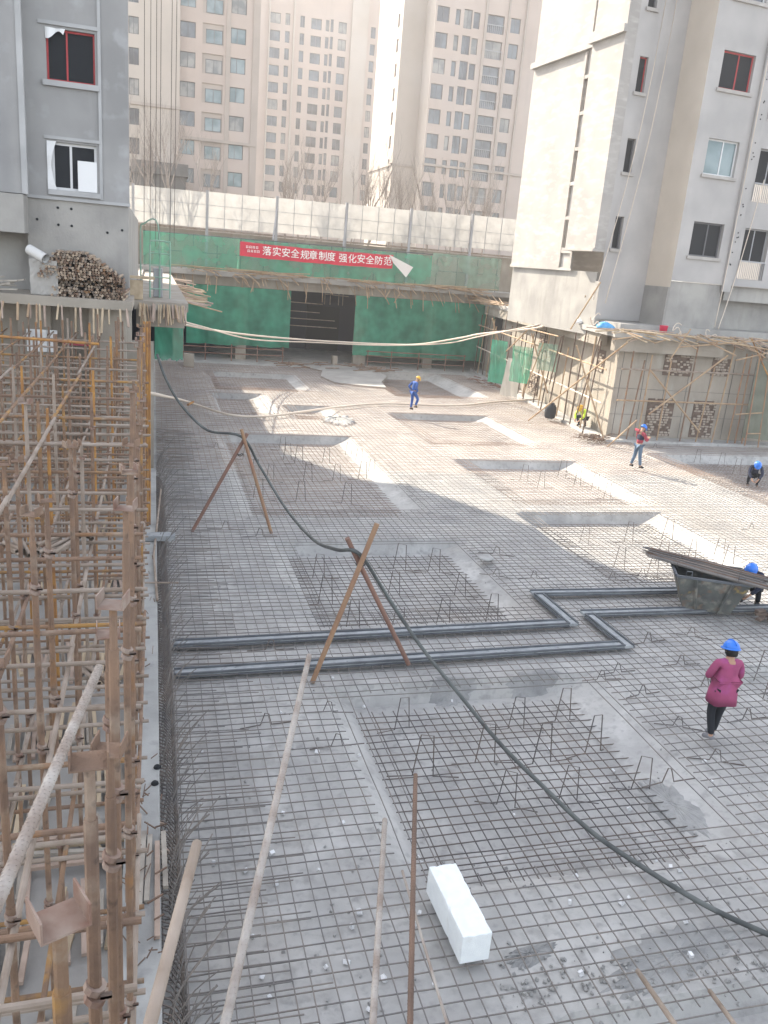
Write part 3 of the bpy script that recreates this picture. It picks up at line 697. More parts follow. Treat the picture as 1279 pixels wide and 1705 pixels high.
mb = MB(); mb.grid(lambda a, b: tuple(A.lerp(B, a).lerp(D_.lerp(C_, a), b)+Vector((0, -.06*math.sin(a*3), 0))), 6, 4); mb.build('folded_end', 'tarp', bt)

# ---- white site fence on the podium
fx = [-1.25, 3.47, 8.11, 12.95, 17.63, 22.27, 27.0]
fe = thing('site_fence', 'long white sheet site fence with steel posts on the rear deck', 'fence')
mb = MB(); mb.box(-6, 33, 60.1, 60.5, 5.66, 8.1); mb.build('base_wall', 'retaining', fe)
for i in range(-1, 6):
    xa = fx[i] if i >= 0 else -6; xb = fx[i+1]
    mb = MB(); s = random.random()*9
    mb.grid(lambda a, b: (xa+.06+(xb-xa-.12)*a, 60.06-.03*wob(a*9+b*5, s)-.02*wob(b*11+a*13, s), 8.3+2.25*b+(.012*(xa+xb)/2)), 28, 12); mb.build('sheet_panel', 'tarp_white', fe, smooth=True)
    mb = MB()
    for k in range(1, 4): x = xa+(xb-xa)*k/4; mb.box(x-.02, x+.02, 59.90, 59.94, 8.2, 10.6+.012*x)
    for z in (8.97, 9.75): mb.box(xa+.03, xb-.03, 59.87, 59.9, z, z+.03)
    mb.build('panel_frame', 'frame_grey', fe)
for i, x in enumerate(fx):
    mb = MB(); mb.box(x-.09, x+.09, 59.7, 59.86, 5.7, 10.65+.012*x); mb.build('post', 'frame_grey', fe)
    if i > 1: mb = MB(); mb.beam((x, 59.7, 10.0), (x-.35, 58.6, 7.9), .09, .09); mb.build('stay', 'frame_grey', fe)
mb = MB(); mb.box(-6, 33, 59.72, 59.95, 8.14, 8.26); mb.build('bottom_rail', 'tube_pale', fe)

# ---- far towers
def stack(z0, pitch, n): return [z0+pitch*k for k in range(n)]
# tower A (left), floor scale: plane Y=100
kA = 100/85; YA = 100
def zA(z): return 7+(z-7)*kA
ta = thing('apartment_tower', 'beige apartment tower nearest behind the fence at left with blue teal windows', 'building')
O = Vector((0, YA, 0)); pit = 2.42*kA
colsA = [(2.99, 1.35, 1.45, (.5,)), (7.42, 1.35, 1.45, (.42,))]
holes = []; TOPA = 33.5
rows = [zA(12.35)+pit*k-.1 for k in range(0, 8)]
for r in rows:
    holes.append((2.99*kA-.8, 2.99*kA+.8, r+.55, r+2.05)); holes.append((5.2*kA-1.1, 5.2*kA+1.1, r+.2, r+2.15)); holes.append((7.44*kA-.8, 7.44*kA+.8, r+.6, r+2.1))
mb = MB(); facade(mb, O, X_, Y_, 2.3*kA, 9.37*kA, 0, TOPA, holes, .25)
mb.quad((9.37*kA, YA, 0), (9.37*kA, YA+15, 0), (9.37*kA, YA+15, TOPA), (9.37*kA, YA, TOPA)); mb.quad((-7, YA-1, TOPA), (9.37*kA, YA-1, TOPA), (9.37*kA, YA+15, TOPA), (-7, YA+15, TOPA))
mb.build('main_wall', 'stucco', ta)
hs = [(-1.62*kA-.5, -1.62*kA+.5, zA(12.2)+pit*k, zA(12.2)+pit*k+1.6) for k in range(8)]
mb = MB(); facade(mb, O-Y_*1.0, X_, Y_, -8, 2.3*kA, 0, TOPA, hs, .25); mb.quad((2.3*kA, YA-1, 0), (2.3*kA, YA, 0), (2.3*kA, YA, TOPA), (2.3*kA, YA-1, TOPA)); mb.build('side_wall', 'stucco_pale', ta)
for k, h in enumerate(holes):
    mid = k % 3 == 1
    add_window(ta, O, X_, Y_, *(h if not mid else (h[0]+.35, h[1]-.1, h[2]+.1, h[3]-.5)), fm='frame_dark', gm='glass_teal', dep=.12, split=(.5,) if k % 3 != 2 else (.42,), bar=.07)
    if mid:
        M_ = MB(); M_.box(h[0], h[1], YA+.15, YA+.2, h[2], h[3]); M_.build('recess_panel', 'stucco_band', ta)
for h in hs: add_window(ta, O-Y_, X_, Y_, *h, fm='frame_dark', gm='glass', dep=.12, bar=.07)
mb = MB()
mb.box(-7, 2.3*kA+.1, YA-1.2, YA-1.01, zA(18.7), zA(18.95)); mb.box(2.36*kA, 9.37*kA, YA-.2, YA-.01, zA(16.45), zA(16.7)); mb.box(6.35*kA, 6.75*kA, YA-.12, YA-.01, 5, TOPA-.1); mb.box(8.75*kA, 9.36*kA, YA-.14, YA-.011, 5, TOPA-.1); mb.box(1.8*kA, 2.28*kA, YA-1.15, YA-1.011, 5, zA(18.69))
z = 0
mb.build('string_course', 'stucco_band', ta)
mb = MB(); mb.box(-1.8*kA, 3.0*kA, YA-5, YA-1.01, zA(13.9)-1.2, zA(13.9)); mb.box(-1.7*kA, 2.8*kA, YA-4.5, YA-1.02, zA(10), zA(13.9)-1.21); mb.build('entrance_canopy', 'shop_dark', ta)

# tower B (far middle)
kB = 172/148; YB = 172; pb_ = 2.49*kB
def zB(z): return 7+(z-7)*kB
tb = thing('apartment_tower', 'tall beige pink tower farthest back in the middle with small dark windows', 'building')
O = Vector((0, YB, 0)); holes = []; TOPB = 58
cb_ = [(18.6, 2.0, 1.75), (20.6, .85, 1.9), (22.95, .85, 1.9), (25.2, 1.95, 1.8), (27.0, .65, 1.9), (27.75, .55, 2.1), (29.5, 1.55, 1.9), (34.6, .95, 1.9)]
kinds = []
for k in range(12):
    z = zB(17.0)+pb_*(k-1)
    for (x, w_, h_) in cb_: holes.append((x*kB-w_/2, x*kB+w_/2, z, z+h_))
mb = MB(); facade(mb, O, X_, Y_, 10, 35.7*kB, 0, TOPB, holes, .3)
mb.quad((35.7*kB, YB, 0), (35.7*kB, YB+4, 0), (35.7*kB, YB+4, TOPB), (35.7*kB, YB, TOPB)); mb.quad((10, YB, TOPB), (35.7*kB, YB, TOPB), (35.7*kB, YB+14, TOPB), (10, YB+14, TOPB))
mb.build('main_wall', 'stucco', tb)
mb = MB(); mb.box(17.6*kB, 17.75*kB, YB-.9, YB-.01, 0, TOPB-.1); mb.box(30.9*kB, 33.6*kB, YB-.5, YB-.01, 0, TOPB-.1); mb.box(21.5*kB, 21.8*kB, YB-.35, YB-.01, 0, TOPB-.1); mb.build('pilaster', 'stucco_pale', tb)
for h in holes: add_window(tb, O, X_, Y_, *h, fm='frame_dark', gm='glass', dep=.15, bar=.09)
mb = MB(); mb.box(35.7*kB+.01, 39.6*kB, YB+3, YB+3.4, 0, TOPB); mb.build('balcony_back', 'dark_concrete', tb)
for k in range(14):
    z = zB(16)+pb_*(k-1); mb = MB(); mb.box(35.72*kB, 39.6*kB, YB+.4, YB+2.99, z, z+1.0); mb.build('balcony', 'render_grey', tb)

# tower C (right)
kC = 1.12; YC = 112; pc = 2.62*kC
def zC(z): return 7+(z-7)*kC
tc = thing('apartment_tower', 'beige tower behind the fence at right with white sunlit edge and balconies', 'building')
O = Vector((0, YC, 0)); holes = []; spec = []; TOPC = 44
cc = [(31.25, 1.6, 1.75, 0, 'w'), (33.0, .62, 1.75, -.05, 'w'), (34.2, 1.1, 2.15, -.3, 'p'), (35.25, .85, 1.85, -.15, 'w'), (37.55, 2.4, 2.1, -.35, 'b'), (40.0, 1.35, 1.7, .05, 'w')]
for k in range(9):
    z = zC(15.75)+pc*(k-1)-.85
    for (x, w_, h_, dz, kd) in cc: holes.append((x*kC-w_/2, x*kC+w_/2, z+dz, z+dz+h_)); spec.append(kd)
XL = 30.35*kC
mb = MB(); facade(mb, O, X_, Y_, XL, 44.5*kC, 0, TOPC, holes, .3)
mb.build('front_wall', 'stucco', tc)
mb = MB()
XF = 27.6*kC
mb.quad((XL, YC+4, 0), (XL, YC, 0), (XL, YC, TOPC), (XL, YC+4, TOPC)); hs = [(YC+5.5, YC+6.4, zC(15.6)+pc*(k-1)-.6, zC(15.6)+pc*(k-1)+1.0) for k in range(9)]
mb.quad((XF, YC+4, 0), (XL, YC+4, 0), (XL, YC+4, TOPC), (XF, YC+4, TOPC))
facade(mb, Vector((XF, 0, 0)), Y_, X_, YC+4, YC+17, 0, TOPC, hs, .3)
mb.quad((XF, YC+17, 0), (60, YC+17, 0), (60, YC+17, TOPC), (XF, YC+17, TOPC)); mb.quad((XF, YC, TOPC), (50, YC, TOPC), (50, YC+17, TOPC), (XF, YC+17, TOPC))
mb.build('side_wall', 'stucco_pale', tc)
for h, kd in zip(holes, spec): add_window(tc, O, X_, Y_, *h, fm='frame_dark', gm='glass', dep=.15 if kd != 'b' else .26, bar=.07, split=(.5,) if h[1]-h[0] > 1 else ())
for h in hs: add_window(tc, Vector((XF, 0, 0)), Y_, X_, *h, fm='frame_dark', gm='glass', dep=.15, bar=.07, split=())
for h, kd in zip(holes, spec):
    if kd == 'b':
        mb = MB(); mb.box(h[0], h[1], YC-.1, YC-.05, h[2]+.9, h[2]+.97); n_ = 9
        for q in range(n_+1): x = h[0]+(h[1]-h[0])*q/n_; mb.box(x-.015, x+.015, YC-.09, YC-.06, h[2], h[2]+.9)
        mb.build('balcony_rail', 'frame_grey', tc)
mb = MB(); mb.box(XL-.15, 44.5*kC, YC-.25, YC-.01, zC(18.3), zC(18.55)); mb.box(XF-.2, XF-.01, YC+3.8, YC+17, zC(18.3), zC(18.55)); mb.box(XF-.2, XL-.16, YC+3.8, YC+3.99, zC(18.3), zC(18.55)); mb.box(36.2*kC, 36.5*kC, YC-.2, YC-.011, 5, TOPC-.2); mb.box(38.95*kC, 39.15*kC, YC-.2, YC-.011, 5, TOPC-.2)
mb.box(41.1*kC, 41.3*kC, YC-.3, YC-.012, 5, TOPC-.2)
mb.build('string_course', 'stucco_band', tc)

# ---- right unfinished tower
a5 = math.radians(5); U = Vector((math.cos(a5), math.sin(a5), 0)); Dv = Vector((-math.sin(a5), math.cos(a5), 0)); O0 = Vector((22.8, 34.6, 0))
rt = thing('apartment_tower', 'pale unfinished tower at the upper right with sunlit white side and ropes', 'building')
TOPR = 36; fl = 3.47
S2h = [(.7, 2.42, 8.45+fl*k, 9.93+fl*k) for k in range(7)]; S2b = [(4.15, 5.7, 7.65+fl*k, 9.95+fl*k) for k in range(7)]
mb = MB(); facade(mb, O0, U, Dv, 0, 3.0, 7.3, TOPR, S2h, .22); facade(mb, O0+Dv*.55, U, Dv, 3.0, 12, 7.3, TOPR, S2b, .25)
P0 = lambda u_, d_, z_: O0+U*u_+Dv*d_+Vector((0, 0, z_))
mb.quad(P0(3, 0, 7.3), P0(3, .55, 7.3), P0(3, .55, TOPR), P0(3, 0, TOPR)); mb.quad(P0(0, 0, 7.3), P0(12, 0, 7.3), P0(12, .6, 7.3), P0(0, .6, 7.3))
S1h = [(-2.2, -1.75, 8.5+3.3*k, 9.92+3.3*k) for k in range(7)]
facade(mb, O0+Dv*1.85, U, Dv, -2.54, 0, 5.3, TOPR, S1h, .2)
mb.quad(P0(0, 14, TOPR), P0(12, 14, TOPR), P0(12, .6, TOPR), P0(0, .6, TOPR)); mb.quad(P0(12, .55, 4), P0(12, 14, 4), P0(12, 14, TOPR), P0(12, .55, TOPR))
mb.build('front_wall', 'render_grey', rt)
mb = MB(); mb.quad(P0(0, 1.85, 7.0), P0(0, 0, 7.0), P0(0, 0, TOPR), P0(0, 1.85, TOPR)); mb.build('step_wall', 'step_painted_sun', rt)
mb = MB(); L1 = O0+U*(-2.54)
whs = [(4.62, 5.45, 8.45+3.15*k, 9.95+3.15*k) for k in range(3)]+[(4.62, 5.45, 18.1, 19.8)]+[(4.62, 5.45, 18.1+3.2*k, 19.8+3.2*k) for k in range(1, 5)]
facade(mb, L1, Dv, U, 4.4, 10.7, 7.5, TOPR, whs, .25)
mb.quad(P0(-2.54, 10.7, 7.5), P0(4, 10.7, 7.5), P0(4, 10.7, TOPR), P0(-2.54, 10.7, TOPR))
# protruding bay
bx = -.55
b0 = lambda d_, z_, e=0: L1+U*(bx+e)+Dv*d_+Vector((0, 0, z_))
mb.quad(b0(4.4, 8.4), b0(1.86, 8.4), b0(1.86, TOPR), b0(4.4, TOPR)); mb.quad(b0(4.4, 8.4, .55), b0(4.4, 8.4), b0(4.4, TOPR), b0(4.4, TOPR, .55)); mb.quad(b0(1.86, 8.4), b0(1.86, 8.4, .56), b0(1.86, TOPR, .56), b0(1.86, TOPR)); mb.quad(b0(1.86, 8.4), b0(4.4, 8.4), b0(4.4, 8.4, .56), b0(1.86, 8.4, .56))
mb.build('side_wall', 'render_white', rt)
mb = MB()
def lbox(d0, d1, z0, z1, e0, e1):
    M = Matrix((U, Dv, Z_)).transposed().to_4x4(); M.translation = L1; mb.box(e0, e1, d0, d1, z0, z1, M)
lbox(1.8, 4.5, 8.3, 8.42, -.68, -.02); lbox(4.41, 10.75, 17.35, 17.62, -.22, -.005); lbox(1.75, 4.5, 17.3, 17.6, -.75, -.551); lbox(5.5, 5.68, 7.55, 17.3, -.1, -.006); lbox(4.42, 4.6, 7.55, 17.3, -.1, -.006)
for k in range(6): lbox(4.6, 5.5, 8.2+1.58*k, 8.36+1.58*k, -.09, -.007)
lbox(4.41, 10.72, 7.38, 7.52, -.06, -.004)
mb.build('ledge', 'render_white', rt)
mb = MB()
def sbox(u0, u1, z0, z1, d0, d1):
    M = Matrix((U, Dv, Z_)).transposed().to_4x4(); M.translation = O0; mb.box(u0, u1, d0, d1, z0, z1, M)
sbox(.06, 3.0, 4.5, 7.28, .08, .5); sbox(.02, 12, 7.2, 7.32, -.05, .04) if False else None
sbox(3.01, 12, 4.5, 6.6, 1.0, 1.4); sbox(3.4, 12, 6.6, 7.29, .3, 1.3); sbox(-2.5, .05, 4.5, 7.0, 1.9, 2.3); sbox(-2.45, -.9, 4.5, 7.4, 2.3, 10.6); sbox(-.02, .06, 4.5, 7.0, .1, 1.9)
mb.build('lower_wall', 'concrete', rt)
mb = MB(); sbox(2.9, 3.35, 7.0, TOPR-.1, -.12, .0-.005); mb.build('corner_pier', 'render_grey', rt)
mb = MB(); rr = random.Random(2)
for k in range(26):
    M = Matrix((U, Dv, Z_)).transposed().to_4x4(); M.translation = O0+U*(3.12+rr.uniform(-.1, .1))+Dv*(-.13)+Vector((0, 0, 8+rr.random()*9)); mb.lathe([(.03, 0), (.03, .02)], 8, M @ Matrix.Rotation(PI/2, 4, 'X'))
mb.build('patch_hole', 'dark_void', rt)
for k, h in enumerate(S2h):
    add_window(rt, O0, U, Dv, *h, fm=('frame_dark', 'frame_white', 'frame_red')[k] if k < 3 else 'frame_white', gm=('dark_void', 'glass_teal', 'dark_void')[k] if k < 3 else 'glass', dep=.14, split=(.55,), bar=.07, sill='render_white')
for h in S2b:
    add_window(rt, O0+Dv*.55, U, Dv, h[0], h[1], h[2]+.8, h[3], fm='frame_grey', gm='dark_void', dep=.2, split=(.5,))
    mb = MB(); M = Matrix((U, Dv, Z_)).transposed().to_4x4(); M.translation = O0+Dv*.55
    mb.box(h[0], h[1], -.05, 0.02, h[2]+.78, h[2]+.84, M)
    for q in range(15): x = h[0]+(h[1]-h[0])*q/14; mb.box(x-.012, x+.012, -.04, -.01, h[2], h[2]+.78, M)
    mb.build('balcony_rail', 'frame_grey', rt)
for k, h in enumerate(S1h): add_window(rt, O0+Dv*1.85, U, Dv, *h, fm='frame_red' if k == 2 else 'frame_dark', gm='dark_void', dep=.15, split=(), bar=.05, sill='render_white')
for h in whs: add_window(rt, L1, Dv, U, *h, fm='frame_grey', gm='glass', dep=.2, split=(), bar=.04)
# ropes on the right tower
def rope(name, pts, r, m, label, cat='rope', grp=None, n=6):
    mb = MB(); mb.tube(smooth_path(pts, 6), r, n); return tag(mb.build(name, m, smooth=True), label, cat, grp)
d1 = O0+Dv*1.6
rope('hanging_rope', [d1+U*(-1.45)+Z_*34, d1+U*(-1.6)+Z_*16, GY(988, 500, 36.0)], .022, 'rope', 'left one of two pale ropes down the narrow window strip of the right tower', 'rope', 'ropes hanging on the right tower')
rope('hanging_rope', [d1+U*(-.9)+Z_*34, d1+U*(-1.05)+Z_*16, GY(1008, 505, 35.9)], .022, 'rope', 'right one of two pale ropes down the narrow window strip of the right tower', 'rope', 'ropes hanging on the right tower')
d1 = O0-Dv*.3
rope('hanging_rope', [d1+U*2.85+Z_*34, d1+U*2.8+Z_*12, GY(1190, 545, 33.9)], .022, 'rope', 'pale rope along the corner pier beside the curtain window', 'rope', 'ropes hanging on the right tower')
rope('hanging_rope', [d1+U*3.9+Z_*12, d1+U*3.4+Z_*8, GY(1196, 548, 33.9)], .022, 'rope', 'slack pale rope right of the corner pier above the deck edge', 'rope', 'ropes hanging on the right tower')

# ================================================================== left tube scaffold
sc = thing('tube_scaffold', 'dense forest of rusty and yellow scaffold tubes filling the bay at the left', 'scaffold')
rr = random.Random(21)
ROWX = [-.2, -.86, -1.45, -2.1, -2.7, -3.3, -3.9, -4.5]
ups = []
y = 1.79
YS = [1.79, 2.54, 3.2, 3.75]
y = 4.3
while y < 25: YS.append(y); y += .88
for i, x in enumerate(ROWX):
    for j, yy in enumerate(YS):
        xx = x+rr.uniform(-.04, .04); y2 = yy+rr.uniform(-.06, .06)+(.25 if i % 2 else 0)
        if i and y2 < 3.4+i*.35: continue
        if i and rr.random() < .22: continue
        top = rr.uniform(4.55, 5.15) if i else rr.choice([4.7, 4.95, 5.2, 5.4])
        if i == 0 and j < 2: top = 5.36
        ups.append((y2, xx, top, i))
ups.sort()
def u_head(mb, x, y, z, w=.062):
    M = Matrix.Translation((x, y, z)) @ Matrix.Rotation(rr.uniform(-.5, .5), 4, 'Z')
    mb.box(-w, w, -w*.9, w*.9, 0, .006, M); mb.box(-w, -w+.006, -w*.9, w*.9, .006, .065, M); mb.box(w-.006, w, -w*.9, w*.9, .006, .065, M)
tints = ['tube_rust', 'tube_rust', 'tube_rust', 'tube_pale', 'tube_rust', 'tube_rust', 'tube_rust', 'tube_brown', 'tube_rust', 'tube_yellow', 'tube_rust', 'tube_brown']
extra = {}
LV = [1.45, 3.0, 4.4]
for k, (yy, xx, top, i) in enumerate(ups):
    tn = rr.choice(tints) if i else rr.choice(['tube_brown', 'tube_rust', 'tube_rust', 'tube_rust'])
    if k < 1: tn = 'tube_brown'
    lean = rr.uniform(-.03, .03)
    if k < 100:
        mb = MB(); jz = rr.uniform(2.5, 3.6); mb.tube([(xx+lean, yy, .12), (xx, yy, jz)], .024, 9); mb.tube([(xx, yy, jz-.12), (xx, yy, jz+.12)], .029, 9); mb.tube([(xx, yy, jz), (xx, yy, top-.22)], .0242, 9); mb.tube([(xx, yy, top-.3), (xx, yy, top)], .019, 8)
        u = mb.build('upright', tn, sc, smooth=False)
        if k < 46 or i == 0:
            mb = MB(); u_head(mb, xx, yy, top); mb.build('u_head', 'tube_rust' if k % 3 else 'coupler', u)
        for lv in LV:
            if lv < top:
                mb = MB()
                for a in range(1 if k > 50 else 2): mb.tube([(xx-.005, yy, lv-.035+a*.05), (xx+.005, yy, lv-.01+a*.05)], .04, 9); mb.tube([(xx+.02, yy-.03, lv+.01), (xx+.06, yy-.03, lv+.012)], .012, 6)
                mb.build('coupler', 'coupler', u)
    else:
        e = extra.setdefault(tn, MB()); e.tube([(xx+lean, yy, .12), (xx, yy, top)], .024, 6)
        for lv in LV[1:]: e.tube([(xx, yy, lv-.03), (xx+.004, yy, lv+.03)], .04, 6)
for tn, e in extra.items(): tag(e.build('upright', tn, sc), kind='stuff')
led = []
for j, yy in enumerate(YS):
    for lv in (.7, 1.45, 2.25, 3.0, 3.75, 4.4):
        if lv == 4.4 and (j % 2 or yy < 11): continue
        if lv == 3.75 and yy < 6.5: continue
        if lv in (.7, 2.25) and yy < 4.2: continue
        if lv == 3.0 and yy < 1.9: continue
        xs = -2.4 if yy < 5 else -4.7
        led.append((yy, Vector((xs-rr.uniform(0, .3), yy+.035+rr.uniform(-.05, .05), lv-.0+rr.uniform(-.03, .03))), Vector((-.12+rr.uniform(-.03, .07), yy+.035+rr.uniform(-.06, .06), lv+rr.uniform(-.02, .03)))))
for i, x in enumerate(ROWX):
    for lv in (1.4, 2.95, 4.45):
        if i == 0 and lv > 2.2: continue
        if i == 1 and lv > 4: continue
        y0 = 2.5+i*.4
        while y0 < 25:
            ln = rr.uniform(3.5, 5.5); led.append((y0, Vector((x+.045, y0, lv+rr.uniform(-.03, .03))), Vector((x+.045+rr.uniform(-.03, .03), min(y0+ln, 25.2), lv+rr.uniform(-.03, .03))))); y0 += ln-.1
led.sort(key=lambda q: q[0]); extra = {}
for k, (yy, a, b) in enumerate(led):
    tn = rr.choice(['tube_pale', 'tube_pale', 'tube_rust', 'tube_pale', 'tube_brown'])
    if k < 100: mb = MB(); mb.tube([a, b], .0235, 9); mb.build('ledger', tn, sc)
    else: extra.setdefault(tn, MB()).tube([a, b], .0235, 6)
mb = MB(); mb.tube([GY(0, 560, 19), GY(165, 573, 19)], .03, 9); mb.build('ledger', 'tube_yellow', sc)
for tn, e in extra.items(): tag(e.build('ledger', tn, sc), kind='stuff')
# last tall red tubes by the low wall
mb = MB()
for k, px in enumerate((240, 245, 249)):
    a = GY(px, 535, 20+k*.1); mb.tube([(a.x, a.y, .38), (a.x, a.y, a.z)], .028, 8)
tag(mb.build('tall_tubes', 'tube_yellow'), 'tall orange tubes standing at the far end of the scaffold beside the hose', 'tubes')

# loose timber battens on the bay floor
protoB = []
for k, m_ in enumerate(('timber', 'timber_grey', 'timber_pink')):
    mb = MB(); mb.box(-.028, .028, -.5, .5, 0, .045); o = mb.build('timber_batten', m_, bevel=.003); tag(o, 'loose sawn timber batten lying on the floor under the tube scaffold', 'timber', 'timber battens under the scaffold'); protoB.append(o)
seen = set()
def batten(x, y, z, rz, s=1):
    k = rr.randrange(3); o = protoB[k]
    if k in seen: o = o.copy(); COL.objects.link(o)
    seen.add(k); o.location = (x, y, z); o.rotation_euler = (rr.uniform(-.02, .02), 0, rz); o.scale = (1, s, 1)
for (bx, by, n, base) in [(-.62, 6.05, 8, .05), (-.62, 7.6, 9, 0), (-.6, 9.9, 9, .1), (-.65, 13.2, 10, 0), (-.62, 4.7, 5, .1), (-1.4, 7.2, 7, .1), (-1.5, 9.5, 7, 0), (-2.2, 9.2, 6, -.1), (-.6, 17.0, 9, 0)]:
    for q in range(n): batten(bx-.34+q*.088+rr.uniform(-.015, .015), by+rr.uniform(-.12, .12), .125+.047*rr.randrange(2), base+rr.uniform(-.12, .12), rr.uniform(.7, 1.1))
for (px, py, n, base) in [(165, 975, 9, .0), (150, 1085, 10, .05), (160, 1120, 8, -.05), (70, 985, 8, .1), (55, 1100, 7, .1), (170, 880, 9, .0), (120, 1215, 9, .05), (180, 830, 8, .05), (60, 1240, 7, .1), (165, 1420, 4, .3), (20, 1450, 6, .1), (190, 775, 8, 0)]:
    c = G(px, py, .12)
    for q in range(n): batten(c.x-n*.045+q*.09+rr.uniform(-.02, .02), c.y+rr.uniform(-.12, .12), .125+.047*rr.randrange(2), base+rr.uniform(-.15, .15), rr.uniform(.7, 1.15))
for q in range(4): batten(-.75+rr.uniform(-.1, .2), 8.35+q*.16, .22, PI/2+rr.uniform(-.08, .08), 1.5)
for (px0, py0, px1, py1) in [(240, 1385, 232, 1510), (250, 1390, 244, 1500), (272, 1385, 276, 1475), (262, 1400, 262, 1560)]:
    a = G(px0, py0, .42); b = G(px1, py1, .42); d = b-a; batten((a.x+b.x)/2, (a.y+b.y)/2, .385, math.atan2(-d.x, d.y), d.length)
# short cut tubes hung in bundles
mb0 = MB(); mb0.tube([(0, -.4, 0), (0, .4, 0)], .025, 9, False); mb0.tube([(0, -.4, 0), (0, .4, 0)], .021, 9, False)
pt = mb0.build('short_tube', 'tube_pale'); tag(pt, 'short cut steel tube lying in a bundle on the scaffold ledgers', 'tube', 'short tubes bundled on the scaffold')
ft = True
for (cx, cy, cz, n, rz) in [(-1.75, 10.9, 3.08, 8, .35), (-1.3, 11.0, 3.08, 9, -.3), (-1.05, 11.6, 3.08, 8, .15), (-1.95, 9.7, 1.53, 6, .2), (-.8, 10.3, 1.53, 6, .4)]:
    for q in range(n):
        o = pt if ft else pt.copy()
        if not ft: COL.objects.link(o)
        ft = False
        o.location = (cx+(q % 4)*.056+rr.uniform(-.02, .02), cy+rr.uniform(-.1, .1), cz+.05*(q//4)); o.rotation_euler = (rr.uniform(-.25, -.05), 0, rz+rr.uniform(-.12, .12))
# foil / rusty rebar stack in the nearest bay and debris on low wall
for (cx, cy, lab) in [(-.62, 4.05, 'small stack of rusty rebar mesh on the floor by the nearest scaffold tubes'), (-1.25, 4.4, 'second rusty rebar mesh stack left of the nearest tubes')]:
    mb = MB()
    for z in range(7):
        for q in range(9): mb.tube([(cx-.33+rr.uniform(-.05, .05), cy-.24+q*.06, .16+z*.05), (cx+.33+rr.uniform(-.05, .05), cy-.24+q*.06+rr.uniform(-.02, .02), .16+z*.05)], .008, 4)
        for q in range(9): mb.tube([(cx-.28+q*.07, cy-.28, .175+z*.05), (cx-.28+q*.07, cy+.28, .175+z*.05)], .008, 4)
    tag(mb.build('rebar_stack', 'rebar_rust'), lab, 'rebar stack')
mb = MB(); p = G(236, 985, .4); M = Matrix.Translation((p.x, p.y, .455)) @ Matrix.Rotation(1.45, 4, 'Z') @ Matrix.Rotation(PI/2, 4, 'Y')
mb.lathe([(.01, -.12), (.033, -.115), (.035, .05), (.014, .09), (.015, .12)], 12, M); tag(mb.build('water_bottle', 'glass_teal', smooth=True), 'clear plastic water bottle with blue label lying on the low wall', 'bottle')
mb = MB()
for k in range(60):
    c = Vector((rr.uniform(-.28, .1), rr.uniform(6.5, 9.6) if k < 45 else rr.uniform(10, 18), .39+rr.uniform(0, .1))); a = rr.uniform(0, PI); l_ = rr.uniform(.08, .3)
    mb.tube([c, c+Vector((math.cos(a)*l_*.6, math.sin(a)*l_, rr.uniform(-.03, .06)))], rr.uniform(.005, .012), 4)
o = mb.build('scrap', 'rebar_rust'); o['kind'] = 'stuff'
mb = MB(); mb.tube([(-.3, 16.2, .46), (.5, 16.2, .44)], .02, 6); tag(mb.build('cross_pipe', 'tube_pale'), 'short pale pipe lying across the low wall just nearer than the plank', 'pipe')
mb = MB(); mb.box(-.2, .5, 18.9, 19.2, .4, .52); tag(mb.build('edge_plank', 'galv'), 'pale plank lying across the low wall beside the starter bars', 'plank')
mb = MB(); a = G(268, 815, .45); b = G(256, 925, .45); mb.tube([a, b, G(262, 1000, .42)], .025, 7); tag(mb.build('loose_pipe', 'tube_pale'), 'pale loose pipe lying along the low wall edge', 'pipe')
# things under the left deck
for k, (x0, x1, z0, z1, m_, nm, lb) in enumerate([(-3.35, -2.55, 3.9, 4.5, 'plastic_white', 'white_board', 'white three part board hanging in the shade under the left deck'), (-2.4, -1.6, 4.15, 4.25, 'red_cloth', 'red_plank', 'red plank stored under the left deck among scaffold tubes')]):
    mb = MB()
    if k == 0:
        for q in range(3): mb.box(x0+.27*q, x0+.25+.27*q, 24.9, 24.95, z0, z1)
    else: mb.box(x0, x1, 24.6, 24.8, z0, z1)
    tag(mb.build(nm, m_), lb, 'panel')

# ------------------------------------------------------------------ tube stack on the left deck
mb0 = MB(); L_ = 1.8
mb0.tube([(0, 0, 0), (0, L_, 0)], .034, 9, False); mb0.tube([(0, .01, 0), (0, .012, 0)], .033, 9)
mb0.lathe([(.034, 0), (.024, 0)], 9, Matrix.Rotation(-PI/2, 4, 'X'), False)
protoT = []
for m_ in ('tube_end', 'tube_pale', 'tube_rust'):
    o = mb0.build('stacked_tube', m_); tag(o, 'steel tube in the big stack on the left deck, open end facing the raft', 'tube', 'steel tubes stacked on the left deck'); protoT.append(o)
seenT = set(); cnt = 0
row = 0; z = 5.485
while z < 6.62:
    if z < 5.72: x0, x1 = -2.6, -.72
    elif z < 5.9: x0, x1 = -2.5, -.75; 
    else:
        t = (z-5.9)/.72; x0 = -2.95+.45*t**1.6; x1 = -.72-1.0*t**1.3
    x = x0+(.035 if row % 2 else 0)
    while x < x1:
        if rr.random() < .93:
            k = rr.choice([0, 0, 1, 2]) if x < -1.3 else rr.choice([0, 2, 2]); o = protoT[k]
            if k in seenT: o = o.copy(); COL.objects.link(o)
            seenT.add(k); o.location = (x+rr.uniform(-.012, .012), 24.36+rr.uniform(0, .22)+(.3 if 5.72 < z < 5.9 else 0)+max(0, (z-6.2)*.5), z+rr.uniform(-.008, .008)); o.rotation_euler = (rr.uniform(-.01, .01), 0, rr.uniform(-.05, .05)); cnt += 1
        x += .073
    z += .066; row += 1
mb = MB()
for x in (-2.55, -1.75, -.9): mb.box(x-.05, x+.05, 24.5, 26, 5.45, 5.452+.0)
